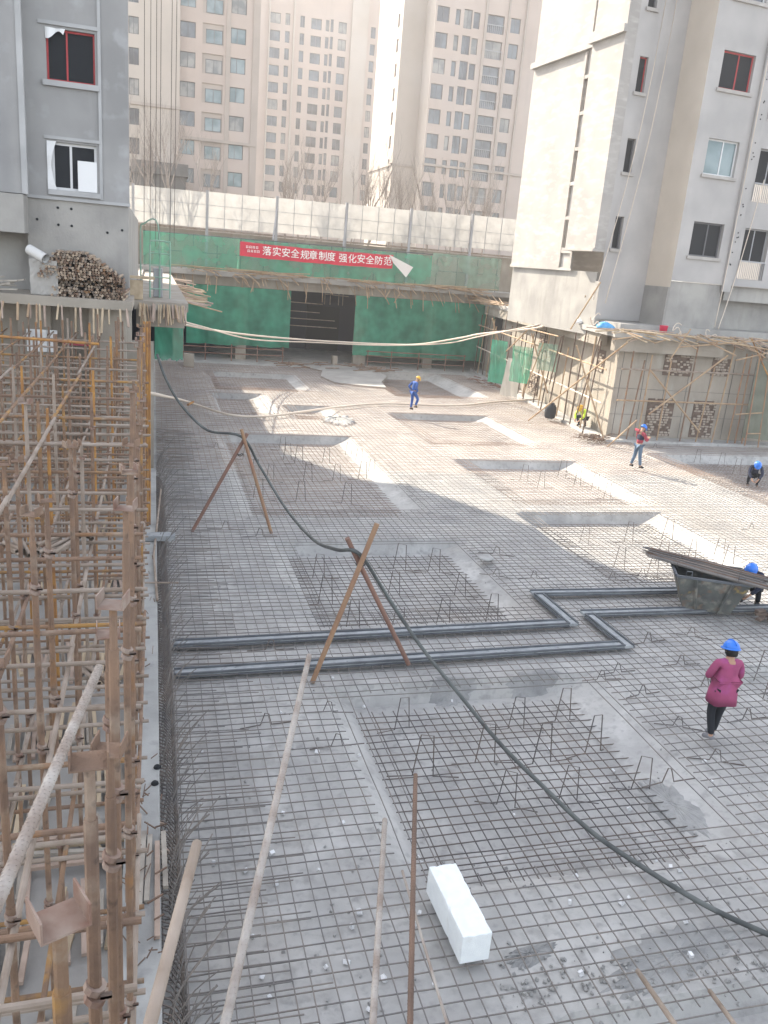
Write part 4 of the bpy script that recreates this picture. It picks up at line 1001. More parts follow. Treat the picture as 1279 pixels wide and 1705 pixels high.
p = GY(62, 422, 24.6)
mb = MB(); M = Matrix.Translation((-2.95, 24.55, 6.5)) @ Matrix.Rotation(.9, 4, 'Z') @ Matrix.Rotation(-PI/2+.35, 4, 'X'); mb.lathe([(.13, -.3), (.13, .3)], 18, M, False); mb.lathe([(.115, -.3), (.115, .3)], 18, M, False)
tag(mb.build('pvc_pipe', 'pvc', smooth=True), 'short wide pale pipe lying on the white sack beside the tube stack', 'pipe')
mb = MB(); mb.grid(lambda a, b: (-3.15+.7*a+.02*wob(b*9), 24.5+.02*wob(a*8+b*6), 5.47+.9*b+.02*wob(a*9)), 8, 8); mb.box(-3.12, -2.5, 24.53, 25.2, 5.46, 6.3); tag(mb.build('white_sack', 'sheet_grey'), 'pale grey sack standing at the left end of the tube stack', 'sack')
mb = MB()
for k in range(14): a = Vector((-4.6+rr.random()*.9, 24.5+rr.random()*.5, 5.5+rr.random()*.25)); mb.beam(a, a+Vector((rr.uniform(.3, .6), rr.uniform(-.2, .3), rr.uniform(-.02, .15))), .05, .04)
tag(mb.build('timber_heap', 'timber_grey'), 'heap of grey timber offcuts at the far left end of the deck', 'timber heap')

# ------------------------------------------------------------------ thin battens hanging over deck edges
protoE = []
for k, m_ in enumerate(('bamboo', 'timber_pink', 'timber')):
    mb = MB(); mb.tube([(0, 0, 0), (0, -1, 0)], .022, 5); o = mb.build('edge_batten', m_); tag(o, 'thin timber stick poking out over a concrete deck edge', 'timber', 'thin sticks along the deck edges'); protoE.append(o)
seenE = set(); STK = []
def edge_stick(x, y, z, rz, rx, s):
    STK.append((y, x, z, rz, rx, s))
def place_sticks():
    STK.sort(); ms = MB()
    for n_, (y, x, z, rz, rx, s) in enumerate(STK):
        w_ = rr.uniform(.9, 1.5)
        if n_ < 297:
            k = rr.randrange(3); o = protoE[k]
            if k in seenE: o = o.copy(); COL.objects.link(o)
            seenE.add(k); o.location = (x, y, z); o.rotation_euler = (rx, 0, rz); o.scale = (w_, s, w_)
        else:
            d = Euler((rx, 0, rz)).to_matrix() @ Vector((0, -s, 0)); p = Vector((x, y, z)); ms.tube([p, p+d], .022*w_, 5)
    o = ms.build('edge_batten', 'bamboo'); o['kind'] = 'stuff'
for k in range(135):
    x = 1.2+21.5*rr.random()+.5*math.sin(k); edge_stick(x, 57.0, 5.69+rr.random()*.06, rr.gauss(.35, .45), rr.choice([.15, .5, .9, 1.2])+rr.uniform(-.15, .15), rr.uniform(.5, 1.9))
for k in range(50):
    x = 3+20*rr.random(); edge_stick(x, 56.55, 5.7+rr.random()*.15, rr.choice([1.45, -1.5])+rr.uniform(-.15, .15), rr.uniform(-.05, .1), rr.uniform(1.5, 3.5))
for k in range(34):
    t = rr.random(); edge_stick(-.4+1.4*t, 27.05, 5.3, rr.uniform(-.2, .3), rr.uniform(.9, 1.4), rr.uniform(.4, .8))
for k in range(34):
    edge_stick(1.0, 28+22*rr.random(), 5.3, PI/2+rr.uniform(-.3, .3), rr.uniform(.0, .3), rr.uniform(.6, 1.4))
for k in range(26):
    edge_stick(-.7-5*rr.random(), 24.35, 5.3, rr.uniform(-.3, .3), rr.uniform(1.0, 1.45), rr.uniform(.4, .9))

# ladder cage and wires on the left deck
lc = thing('ladder_cage', 'greenish tubular access cage with rungs on the left deck corner', 'ladder')
c0 = GY(250, 475, 29); c1 = GY(283, 475, 29); z1 = GY(265, 402, 29).z
for (xx) in (c0.x, c1.x):
    mb = MB(); mb.tube(smooth_path([(xx, 29, 5.3), (xx, 29, z1-.15), (xx+(.08 if xx == c0.x else -.08), 29, z1), ((c0.x+c1.x)/2, 29, z1+.02)], 5), .026, 7); mb.build('side_tube', 'steel_green', lc)
for q in range(4):
    z = 5.6+q*(z1-5.6)/4; mb = MB(); mb.tube([(c0.x, 29, z), (c1.x, 29, z)], .02, 6); mb.build('rung', 'steel_green', lc)
mb = MB(); mb.tube(smooth_path([(c0.x-.28, 29.4, 5.3), (c0.x-.3, 29.4, z1+.2), (c0.x-.2, 29.3, z1+.5), (c0.x+.25, 29.2, z1+.5), (c0.x+.3, 29.2, 5.3)], 5), .025, 7); mb.build('rear_hoop', 'steel_green', lc)
mb = MB(); mb.box(c0.x+.1, c0.x+.4, 29.3, 29.6, 5.33, 6.25); mb.build('control_box', 'frame_grey', lc, bevel=.02)
mb = MB(); mb.box(-.95, .05, 27.3, 27.55, 5.95, 6.03); mb.box(-.75, -.3, 27.35, 27.6, 5.33, 5.9); tag(mb.build('crate_bench', 'timber'), 'small plank bench on the deck between the grey tower and the ladder cage', 'bench')
for k, px in enumerate((240, 250, 259, 266, 283, 290)):
    a = GY(px, 395+8*(k % 3), 30); b = a.copy(); b.z = 40; b.x += .15
    mb = MB(); mb.tube([a, b], .012, 4); tag(mb.build('hoist_wire', 'wire'), 'thin dark hoist wire hanging beside the grey tower above the ladder cage', 'wire', 'hoist wires beside the left tower')

# long ropes over the raft
rope('slack_rope', [GY(258, 522, 27.3), GY(310, 541, 36), GY(400, 556, 46), GY(510, 566, 50), GY(640, 573, 50), GY(700, 573, 49), GY(770, 562, 46), GY(800, 556, 44), GY(880, 548, 41), GY(905, 543, 40)], .05, 'rope', 'thicker pale rope sagging across the raft in front of the dark opening', 'rope', 'ropes sagging across the raft')
rope('slack_rope', [GY(262, 524, 27.5), GY(330, 542, 36), GY(420, 565, 46), GY(520, 570, 50), GY(640, 575, 49.5), GY(740, 572, 47.5), GY(800, 560, 43.8), GY(900, 540, 39.8)], .035, 'rope', 'thinner pale rope sagging just below the thick one', 'rope', 'ropes sagging across the raft')
rope('slack_hose', [GY(252, 655, 22), G(310, 668, .6), G(380, 690, .3), G(440, 693, .15), G(500, 686, .15), G(560, 678, .15), G(640, 672, .12), G(760, 675, .12), G(840, 668, .12), G(960, 662, .3)], .05, 'rope', 'pale flat hose looping over the far sunlit part of the raft', 'hose')
mb = MB(); mb.tube([G(313, 674, .5), G(322, 669, .5)], .05, 8); tag(mb.build('valve', 'tube_yellow'), 'small yellow valve joint on the pale flat hose', 'valve')

# ================================================================== right retaining wall, deck and pole scaffold
rw = thing('retaining_wall', 'tall brown grey retaining wall with brick patches below the right tower', 'wall')
# plan line of wall face: far (22.9,57.2) -> corner (20.2,33.9) -> right (32,33.4)
WA, WB, WC_ = Vector((23.2, 57.2, 0)), Vector((20.3, 33.9, 0)), Vector((34, 33.2, 0))
mb = MB()
for (a, b) in ((WA, WB), (WB, WC_)):
    mb.grid(lambda s, t: tuple(a.lerp(b, s)+Vector((0, 0, -.4+5.1*t))), 12, 4)
mb.build('wall_face', 'retaining', rw)
mb = MB()
def slabpoly(mb, pts, z0, z1):
    i = len(mb.v); n = len(pts)
    for z in (z0, z1): mb.v += [(p[0], p[1], z) for p in pts]
    mb.f.append(tuple(i+n+k for k in range(n))); mb.f.append(tuple(i+k for k in reversed(range(n))))
    for k in range(n): k2 = (k+1) % n; mb.f.append((i+k, i+k2, i+n+k2, i+n+k))
rdk = thing('concrete_deck', 'right concrete deck carrying the pale tower above the retaining wall', 'deck')
slabpoly(mb, [(22.6, 56.55), (19.5, 33.1), (34, 32.4), (34, 56.5)], 4.72, 4.95); mb.build('deck_slab', 'concrete', rdk)
mb = MB(); slabpoly(mb, [(22.6, 56.3), (19.9, 35), (20.25, 35), (22.95, 56.3)], 4.15, 4.715); slabpoly(mb, [(19.75, 33.75), (25.2, 33.45), (25.2, 33.1), (19.75, 33.4)], 4.1, 4.716); slabpoly(mb, [(27.5, 33.3), (34, 33.0), (34, 32.8), (27.5, 33.1)], 4.2, 4.717); mb.build('edge_beam', 'retaining', rdk)
mb = MB(); mb.box(20.4, 34, 34.3, 46, 4.951, 5.25); mb.build('plinth', 'concrete', rdk)
def bricks(parent, a, b, z0, z1, out, name='brick_panel'):
    d = (b-a); L = d.length; d = d.normalized(); n = Vector((d.y, -d.x, 0))
    mb = MB(); mo = MB(); z = z0
    mo.beam(a+n*.0+Z_*((z0+z1)/2), b+n*.0+Z_*((z0+z1)/2), .06, z1-z0)
    while z < z1-.05:
        s = rr.random()*.12
        while s < L-.1:
            w_ = rr.uniform(.1, .22); h_ = rr.uniform(.07, .1)
            if rr.random() < .62: p = a+d*(s+w_/2)+Z_*(z+.06)-n*0; mb.beam(p-d*w_*.45, p+d*w_*.45, .12+rr.uniform(0, .05), h_)
            s += w_+.03
        z += .12
    mo.build(name, 'brick', parent); o = mb.build('raised_bricks', 'brick_pale', parent)
w1 = lambda s, off=.0: WB.lerp(WA, s)
w2 = lambda s: WB.lerp(WC_, s)
bricks(rw, w2(.135), w2(.235), .25, 2.0, 1); bricks(rw, w2(.31), w2(.395), .25, 2.0, 1); bricks(rw, w2(.17), w2(.275), 3.1, 4.05, 1); bricks(rw, w2(.35), w2(.42), 3.2, 4.0, 1)
bricks(rw, w1(.06), w1(.10), 2.9, 3.9, 1); bricks(rw, w1(.42), w1(.48), 2.9, 4.1, 1); bricks(rw, w1(.44), w1(.52), .3, 1.6, 1)
mb = MB(); mb.beam(w1(.82)+Vector((-.06, 0, 3.7)), w1(.9)+Vector((-.06, 0, 3.7)), .05, 1.2); mb.build('dark_opening', 'dark_void', rw)
mb = MB()
pts = [WA.lerp(WB, t) for t in (0, .25, .5, .75, 1)]
for p, q in zip(pts[:-1], pts[1:]): mb.beam(p+Vector((-.45, 0, .02)), q+Vector((-.45, 0, .02)), .8, .28)
mb.beam(WB+Vector((-.5, -.5, .02)), WC_+Vector((0, -.5, .02)), .9, .3)
mb.build('footing_ledge', 'raft', rw)
mb = MB(); n_ = 26
for k in range(12):
    s0 = k/12; p = w2(s0+.02); mb.box(p.x-.006, p.x+.006, p.y-.02, p.y+.005, .2, 4.1)
for z in (1.2, 2.4, 3.3): p, q = w2(0), w2(.99); mb.beam(p+Vector((0, -.012, z)), q+Vector((0, -.012, z)), .02, .012)
mb.build('board_joint', 'dark_concrete', rw)

ps = thing('pole_scaffold', 'lean pole scaffold of bamboo coloured poles along the right retaining wall', 'scaffold')
def pole(a, b, r=.035, m_='bamboo'):
    mb = MB(); mb.tube([a, b], r, 7); return mb.build('pole', m_, ps)
off = Vector((-.75, -.1, 0))
for k in range(22):
    s = .03+k*.044; p = w1(s)+off+Vector((rr.uniform(-.15, .1), 0, 0)); h = rr.uniform(3.6, 5.0)
    pole(p+Vector((rr.uniform(-.2, .1), 0, .12)), p+Vector((.15, rr.uniform(-.15, .15), h)), .035, rr.choice(['pole_dark', 'bamboo', 'pole_dark']))
for z in (1.75, 3.25): pole(w1(.0)+off+Z_*z+Vector((-.05, -.4, 0)), w1(.97)+off+Z_*(z+.1)+Vector((-.05, 0, 0)), .04, 'rope' if z < 2 else 'bamboo')
off2 = Vector((0, -.7, 0))
for s in (.01, .05, .085, .16, .24, .31, .37, .43, .455, .49): pole(w2(s)+off2+Vector((rr.uniform(-.1, .1), 0, .15)), w2(s)+off2+Vector((rr.uniform(.0, .25), 0, rr.uniform(3.6, 4.8))), .035, rr.choice(['bamboo', 'tube_rust', 'bamboo']) if s < .4 else 'pole_ochre')
for z in (1.95, 3.35): pole(w2(-.01)+off2+Z_*z, w2(.6)+off2+Z_*(z+.1), .04, 'bamboo' if z < 2.5 else 'tube_pale')
# diagonals, from the photo
def PW(px, py, Y): return GY(px, py, Y)
for (x0, y0, x1, y1, Ya, Yb, m_) in [(1045, 570, 880, 700, 32.6, 37.5, 'bamboo'), (960, 575, 1005, 730, 33.2, 32.6, 'bamboo'), (885, 555, 912, 655, 41, 40, 'bamboo'), (1082, 615, 1165, 720, 32.4, 32.4, 'bamboo'), (1212, 592, 1080, 690, 32.3, 32.3, 'bamboo'), (820, 530, 845, 625, 49, 49, 'bamboo'), (1060, 700, 1010, 745, 32.4, 32.2, 'bamboo'), (880, 548, 830, 598, 43, 48, 'bamboo'), (950, 548, 1000, 470, 36, 36, 'bamboo')]:
    pole(PW(x0, y0, Ya), PW(x1, y1, Yb), .04, m_)
for (x0, y0, x1, y1, Ya, Yb, m_) in [(1130, 578, 1285, 566, 32.4, 32.0, 'bamboo'), (1180, 565, 1285, 583, 32.1, 32.0, 'bamboo'), (1160, 560, 1225, 592, 32.3, 32.1, 'bamboo'), (1225, 600, 1290, 585, 32.2, 32.0, 'bamboo'), (1252, 565, 1285, 640, 32.2, 32.0, 'tube_yellow'), (1268, 580, 1240, 742, 32.1, 32.0, 'pole_ochre'), (1283, 600, 1262, 745, 32.1, 32.0, 'pole_ochre'), (1245, 722, 1290, 722, 32.0, 32.0, 'bamboo'), (1225, 690, 1290, 686, 32.2, 32.0, 'bamboo'), (905, 570, 870, 660, 39.6, 41, 'bamboo'), (935, 560, 915, 640, 37, 38, 'pole_dark'), (1000, 560, 960, 690, 34.5, 35, 'pole_dark'), (870, 545, 930, 560, 42, 37.5, 'bamboo'), (1150, 548, 1115, 600, 32.4, 32.3, 'bamboo'), (1020, 565, 1065, 560, 32.7, 32.5, 'bamboo')]:
    pole(PW(x0, y0, Ya), PW(x1, y1, Yb), .032, m_)
for (x0, x1, py0, py1, Y, nm, lb) in [(855, 880, 575, 640, 42.5, 'net_thin', 'green net strip hanging on the far half of the pole scaffold'), (897, 925, 570, 620, 40, 'net_pale', 'pale green net strip in the middle of the pole scaffold'), (820, 838, 565, 640, 47.5, 'net_green', 'dark green net piece where pole scaffold meets the rear nets'), (1262, 1320, 600, 738, 32.35, 'sheet_dull', 'dull greenish net draped at the right end of the pole scaffold')]:
    a = GY(x0, py0, Y); b = GY(x1, py1, Y-1)
    s = rr.random()*9
    net('net_strip', 0, 0, 0, 0, 0, nm, lb, fn=lambda u_, v_: (a.x+(b.x-a.x)*u_+.05*wob(v_*5, s), a.y+(b.y-a.y)*u_-.08*wob(u_*7+v_, s), b.z+(a.z-b.z)*v_))
sa = GY(858, 600, 44); sb = GY(832, 655, 45)
net('white_sheet', 0, 0, 0, 0, 0, 'sheet_grey', 'pale sheet leaning on the pole scaffold at the far end of the right wall', grp='sheets', fn=lambda u_, v_: (sb.x+.9*u_*(1-.25*v_)+.25*v_, sb.y-.5*u_+.06*wob(u_*6+v_*3), .15+(sa.z-.15)*v_+.05*wob(u_*9)))
# right deck edge sticks, ropes, bits
for k in range(110):
    s = rr.random(); p = Vector((22.6, 56.55, 0)).lerp(Vector((19.5, 33.1, 0)), s); edge_stick(p.x+.3, p.y, 4.98+rr.random()*.1, PI/2*-1+rr.uniform(-.8, .8)+PI, rr.uniform(-.1, .35), rr.uniform(.7, 2.2))
for k in range(110):
    s = rr.random(); p = Vector((19.5, 33.1, 0)).lerp(Vector((30, 32.6, 0)), s); edge_stick(p.x, p.y+.3, 4.98+rr.random()*.1, rr.choice([.3, .8, 1.4, -1.2])+rr.uniform(-.3, .3), rr.uniform(-.05, .35), rr.uniform(.6, 2.0))
for k in range(26):
    s = .75+.25*rr.random(); p = Vector((22.6, 56.55, 0)).lerp(Vector((19.5, 33.1, 0)), 1-s); edge_stick(p.x-.2, p.y, 5.0+rr.random()*.15, PI+rr.uniform(-.3, .3), rr.uniform(-.1, .05), rr.uniform(2.0, 4.0))
for k in range(14):
    x = rr.choice([20.4, 21.0, 21.5])+rr.uniform(-.3, .3); edge_stick(x, {20.4: 38, 21.0: 43, 21.5: 47}.get(round(x, 1), 41+rr.uniform(-3, 4)), 4.95, rr.uniform(-.6, .6), -1.2+rr.uniform(-.3, .3), rr.uniform(1.0, 1.9))
place_sticks()
def bag(c, s, m_, name, label, cat):
    mb = MB(); rr2 = random.Random(hash(label) % 99)
    mb.lathe([(s*.5, 0), (s*.95, s*.15), (s, s*.45), (s*.7, s*.85), (s*.15, s*1.0)], 14); mb.v = [(x*(1+rr2.uniform(-.15, .15))*1.3, y*(1+rr2.uniform(-.15, .15)), z*(1+rr2.uniform(-.15, .15))) for (x, y, z) in mb.v]
    o = mb.build(name, m_, smooth=True); o.location = c; tag(o, label, cat)
p = GY(1012, 516, 34.0); bag((p.x, 34.0, 4.95), .32, 'plastic_blue', 'plastic_bag', 'crumpled blue plastic bag on the right deck edge below the ropes', 'bag')
p = GY(1108, 530, 33.6); mb = MB(); mb.lathe([(.15, 0), (.19, .36), (.2, .38), (.17, .38)], 16); o = mb.build('bucket', 'plastic_red', smooth=True); o.location = (p.x, 33.6, 4.95); tag(o, 'red bucket standing on the right deck at the foot of the pale tower', 'bucket')
p = GY(962, 508, 38); bag((p.x, 37.5, 4.95), .2, 'plastic_white', 'plastic_bag', 'small white bag on the right deck beside the sunlit wall', 'bag')
for k in range(3):
    mb = MB(); p = GY((990, 1130, 1185)[k], (528, 545, 556)[k], 33.0)
    pts = [p+Vector((.25*math.cos(a*.9+k), .1*math.sin(a*1.3), .1-.06*a+.12*math.sin(a*2.1))) for a in [q*.5 for q in range(16)]]
    mb.tube(smooth_path(pts, 3), .022, 5); tag(mb.build('rope_coil', 'rope'), ('tangled pale rope end under the twin ropes on the right deck', 'tangled pale rope near the red bucket', 'tangled pale rope at the foot of the corner pier')[k], 'rope')
for k in range(9):
    p = GY(1215+rr.uniform(-10, 60), 552, 33.5); bag((p.x, 33.6+rr.random()*.5, 4.95), rr.uniform(.1, .2), 'rubble', 'debris_sack', ('largest','second','third','smallest')[k]+' grey lump of rubble on the right deck near the photo edge', 'rubble') if False else None
# barrel, rebar heap, rubble at wall foot
p = G(915, 696, .16); mb = MB(); mb.lathe([(.22, 0), (.27, .08), (.3, .3), (.29, .55), (.22, .68), (.16, .72), (.16, .78), (.13, .78)], 20); o = mb.build('drum', 'barrel', smooth=True); o.location = (p.x, p.y, .16); tag(o, 'dark round plastic drum at the foot of the pole scaffold', 'drum')
mb = MB(); p = G(990, 733, .1)
for k in range(70): a = rr.uniform(0, PI); c = p+Vector((rr.gauss(0, .45), rr.gauss(0, .25), rr.uniform(.02, .3))); d = Vector((math.cos(a), math.sin(a)*.6, rr.uniform(-.2, .3)))*rr.uniform(.2, .5); mb.tube([c-d, c, c+d+Vector((0, 0, -.08))], .012, 4)
tag(mb.build('scrap_heap', 'rebar_rust'), 'tangled heap of rusty scrap rebar at the wall corner left of the worker in jeans', 'scrap heap')
mb = MB()
for k in range(46): c = G(rr.uniform(810, 900), 0, .1) if False else Vector((rr.uniform(20.5, 22.3), rr.uniform(46, 53), .05+rr.random()*.15)); a = rr.uniform(0, PI); mb.beam(c, c+Vector((math.cos(a)*.8, math.sin(a)*.9, rr.uniform(-.05, .1))), .06, .04)
tag(mb.build('timber_heap', 'pole_red'), 'reddish scattered boards at the foot of the far right wall', 'timber heap')
mb = MB()
for k in range(40): c = Vector((rr.uniform(12.6, 15.5) if k < 24 else rr.uniform(7.5, 11), rr.uniform(53, 56), .1+rr.random()*.1)); a = rr.uniform(0, PI); mb.tube([c, c+Vector((math.cos(a)*1.2, math.sin(a)*.8, rr.uniform(-.05, .1)))], .03, 5)
tag(mb.build('pipe_litter', 'tube_rust'), 'loose rusty pipes lying before the dark opening under the rear deck', 'pipes')
mb = MB(); slabpoly(mb, [(10.3, 47.8), (11.6, 47.0), (13.1, 46.6), (13.4, 48.8), (14.5, 51.5), (14.4, 54), (15.0, 57.2), (8.9, 57.2), (9.6, 54.5), (10.5, 52.8), (9.9, 50.2)], -.05, .105); tag(mb.build('concrete_apron', 'concrete'), 'smooth pale concrete apron leading from the raft into the dark opening', 'apron')
mb = MB(); mb.box(1.8, 2.4, 52, 52.6, 0, .8); tag(mb.build('post_stub', 'retaining'), 'short concrete stub below the left corner of the rear nets', 'post')
mb = MB(); mb.box(11.8, 12.1, 55.8, 56.4, .1, .7)
tag(mb.build('post_stub', 'retaining'), 'short concrete stub beside the dark opening', 'post')

# ================================================================== bare trees behind the fence
def make_tree(seed, H):
    r0 = random.Random(seed); tr = MB(); tw = MB()
    def branch(p, d, L, r, lev):
        n = 4; pts = [p]; q = p.copy(); dd = d.copy()
        for k in range(n):
            dd = (dd+Vector((r0.uniform(-.16, .16), r0.uniform(-.16, .16), .08))).normalized(); q = q+dd*(L/n); pts.append(q.copy())
        (tr if lev < 2 else tw).tube(pts, [r*(1-.6*k/n) for k in range(n+1)], 6 if lev < 2 else 3, False)
        if lev < 4:
            for k in range(r0.randint(4, 6) if lev < 3 else 3):
                t = r0.uniform(.3, 1.0); i_ = min(int(t*n), n-1); b = pts[i_].lerp(pts[i_+1], t*n-i_)
                a = r0.uniform(0, 2*PI); side = Vector((math.cos(a), math.sin(a), r0.uniform(.4, 1.1))).normalized()
                branch(b, (dd*.8+side*.75).normalized(), L*r0.uniform(.45, .7), r*.45, lev+1)
    branch(Vector((0, 0, 0)), Vector((0, 0, 1)), H*.5, H*.012, 0)
    return tr, tw
tp = []
for k, H in enumerate((6.5, 5.5, 6.0)):
    t = thing('bare_tree', 'leafless tree', 'tree'); tr, tw = make_tree(40+k, H); tr.build('trunk', 'bark', t); tw.build('crown', 'bark', t); tp.append(t)
tl = [(-.3, 62.5, 0, 1.15, 'leafless tree tall beside the grey tower edge in front of the dark canopy'), (1.2, 63, 1, 1.2, 'leafless tree in front of the pale left face of the nearest beige tower'), (3.6, 64, 2, 1.0, 'leafless tree at the right end of the dark canopy'),
      (9.2, 64.5, 0, 1.0, 'leafless tree with nest like clump where two beige towers overlap'), (10.6, 64, 2, .95, 'leafless tree just right of the clumped tree'), (12.6, 66, 1, 1.0, 'leafless tree before the lower windows of the farthest tower'), (14.0, 64, 2, .95, 'leafless tree left of the dark balcony stack'),
      (15.8, 65, 0, 1.05, 'leafless tree below the dark balcony stack'), (17.2, 64, 1, 1.0, 'leafless tree at the sunlit edge of the right beige tower'), (18.8, 65, 2, 1.0, 'leafless tree before the right beige tower entrance side'), (20.6, 64, 0, .95, 'leafless tree below the balconies of the right beige tower'), (22.5, 65, 1, 1.0, 'leafless tree right of the balconies'), (24.2, 64, 2, 1.05, 'leafless tree with greenish base beside the pale right tower'), (25.5, 66, 0, 1.0, 'leafless tree partly hidden by the pale right tower')]
for k, (x, y, v, s, lb) in enumerate(tl):
    t = tp[v] if k in (0, 1, 2) and v == k else copy_tree(tp[v])
    t.location = (x, y, 5.66); t.rotation_euler = (0, 0, k*1.3); t.scale = (s*1.35, s*1.35, s*1.75); t['label'] = lb; t['group'] = 'bare trees behind the fence'

# ================================================================== people
def skin_mesh(pts, edges, root, sub=1):
    bm = bmesh.new(); lay = bm.verts.layers.skin.verify(); V = {}
    for k, p in pts.items():
        v = bm.verts.new(p[:3]); r = p[3] if isinstance(p[3], tuple) else (p[3], p[3]); v[lay].radius = r; v[lay].use_root = (k == root); V[k] = v
    for a, b in edges: bm.edges.new((V[a], V[b]))
    me = bpy.data.meshes.new('tmp'); bm.to_mesh(me); bm.free()
    o = bpy.data.objects.new('tmp', me); COL.objects.link(o)
    s = o.modifiers.new('s', 'SKIN'); s.use_smooth_shade = True; s.branch_smoothing = .6
    d = o.modifiers.new('d', 'SUBSURF'); d.levels = sub; d.render_levels = sub
    dg = bpy.context.evaluated_depsgraph_get(); out = bpy.data.meshes.new_from_object(o.evaluated_get(dg)); bpy.data.objects.remove(o)
    out.polygons.foreach_set('use_smooth', [True]*len(out.polygons))
    return out
def link_mesh(me, name, m_, parent):
    me.name = name; me.materials.clear(); me.materials.append(MATS[m_]); o = bpy.data.objects.new(name, me); COL.objects.link(o); o.parent = parent; return o
STAND = dict(pelvis=(0, 0, .95), waist=(0, 0, 1.10), chest=(0, .0, 1.30), neck=(0, -.01, 1.47), head=(0, .02, 1.60),
             shL=(-.18, 0, 1.40), elL=(-.25, -.03, 1.13), wrL=(-.24, .1, .90), shR=(.18, 0, 1.40), elR=(.25, -.03, 1.13), wrR=(.24, .1, .90),
             hiL=(-.09, 0, .90), knL=(-.1, .03, .5), anL=(-.1, -.02, .09), toL=(-.12, .15, .035), hiR=(.09, 0, .90), knR=(.1, .03, .5), anR=(.1, -.02, .09), toR=(.12, .15, .035))
def person(label, loc, rz, pose, top, legs, helmet, shoe, top_len=0, scale=1.0, head_dir=(0, 1, -.1), vest=None, sleeves=None, hair=False, bulk=0):
    P = {k: Vector(v) for k, v in {**STAND, **pose}.items()}
    t = thing('person', label, 'person', loc, rz); t.scale = (scale,)*3
    hd = Vector(head_dir).normalized(); nk = P['neck']; hc = P['head']
    # continuous body: trunk, limbs, fingers, head
    pts = {'pelvis': (*P['pelvis'], (.135, .1)), 'waist': (*P['waist'], (.12, .09)), 'chest': (*P['chest'], (.145, .105)), 'neck': (*nk, .055), 'head0': (*(nk.lerp(hc, .6)), .06), 'head': (*hc, (.078, .09)), 'crown': (*(hc+(hc-nk).normalized()*.075), .066)}
    ed = [('pelvis', 'waist'), ('waist', 'chest'), ('chest', 'neck'), ('neck', 'head0'), ('head0', 'head'), ('head', 'crown')]
    for s in 'LR':
        pts['sh'+s] = (*P['sh'+s], .058); pts['el'+s] = (*P['el'+s], .042); pts['wr'+s] = (*P['wr'+s], .029)
        pts['hi'+s] = (*P['hi'+s], .085); pts['kn'+s] = (*P['kn'+s], .058); pts['an'+s] = (*P['an'+s], .04); pts['to'+s] = (*P['to'+s], .038)
        ed += [('chest', 'sh'+s), ('sh'+s, 'el'+s), ('el'+s, 'wr'+s), ('pelvis', 'hi'+s), ('hi'+s, 'kn'+s), ('kn'+s, 'an'+s), ('an'+s, 'to'+s)]
        w_ = P['wr'+s]; d = (w_-P['el'+s]).normalized(); side = d.cross(Vector((0, 0, 1)));
        if side.length < .2: side = Vector((0, 1, 0)) - d*d.y
        side.normalize(); nrm = side.cross(d)
        pts['pa'+s] = (*(w_+d*.055), (.036, .02)); ed.append(('wr'+s, 'pa'+s))
        for k, (o_, l_) in enumerate(((-.028, .07), (-.010, .082), (.010, .076), (.028, .06))):
            b = w_+d*.09+side*o_; m1 = b+d*l_*.5+nrm*.012; e = b+d*l_*.9+nrm*.034
            pts[f'f{s}{k}a'] = (*b, .0095); pts[f'f{s}{k}b'] = (*m1, .009); pts[f'f{s}{k}c'] = (*e, .0075); ed += [('pa'+s, f'f{s}{k}a'), (f'f{s}{k}a', f'f{s}{k}b'), (f'f{s}{k}b', f'f{s}{k}c')]
        b = w_+d*.04+side*.045; pts[f't{s}a'] = (*b, .011); pts[f't{s}b'] = (*(b+d*.05+side*.015+nrm*.02), .009); ed += [('pa'+s, f't{s}a'), (f't{s}a', f't{s}b')]
    me = skin_mesh(pts, ed, 'pelvis'); 
    # facial relief welded into the same mesh data
    bm = bmesh.new(); bm.from_mesh(me)
    q = hd.to_track_quat('Y', 'Z').to_matrix().to_4x4(); q.translation = hc+Vector((0, 0, -.01))
    for (px, py, pz, sx, sy, sz) in [(0, .088, -.012, .013, .02, .026), (0, .078, -.055, .026, .012, .01), (0, .066, -.092, .03, .025, .02), (-.08, -.005, -.01, .012, .02, .032), (.08, -.005, -.01, .012, .02, .032)]:
        bmesh.ops.create_icosphere(bm, subdivisions=2, radius=1, matrix=q @ Matrix.Translation((px, py, pz)) @ Matrix.Diagonal((sx, sy, sz, 1)))
    bm.to_mesh(me); bm.free(); me.polygons.foreach_set('use_smooth', [True]*len(me.polygons))
    body = link_mesh(me, 'body', 'skin', t)
    for s in (-1, 1):
        mb = MB(); mb.lathe([(.002, -.009), (.008, -.004), (.009, 0), (.008, .004), (.002, .009)], 8, q @ Matrix.Translation((s*.031, .083, .014))); mb.build('eye', 'hair', body, smooth=True)
    # hair cap
    if hair:
        mb = MB(); mb.lathe([(.084, -.075), (.095, -.03), (.096, .03), (.07, .08)], 14, q @ Matrix.Translation((0, -.022, -.01)) @ Matrix.Diagonal((1, .95, 1, 1))); mb.build('hair', 'hair', t, smooth=True)
    # clothing
    jp = {'pelvis': (*P['pelvis'], (.155, .12)), 'waist': (*P['waist'], (.15, .118)), 'chest': (*P['chest'], (.17, .13)), 'ub': (*(P['chest'].lerp(nk, .6)), (.12, .1)), 'neck': (*(P['chest'].lerp(nk, .92)), .066)}
    je = [('pelvis', 'waist'), ('waist', 'chest'), ('chest', 'ub'), ('ub', 'neck')]
    if top_len: jp['pelvis'] = (*P['pelvis'], (.21, .15)); jp['hem'] = (*(P['pelvis']+Vector((0, 0, -top_len))), (.235, .165)); je.append(('pelvis', 'hem'))
    for kk in ('waist', 'chest'):
        v_ = jp[kk]; jp[kk] = (*v_[:3], (v_[3][0]+bulk, v_[3][1]+bulk))
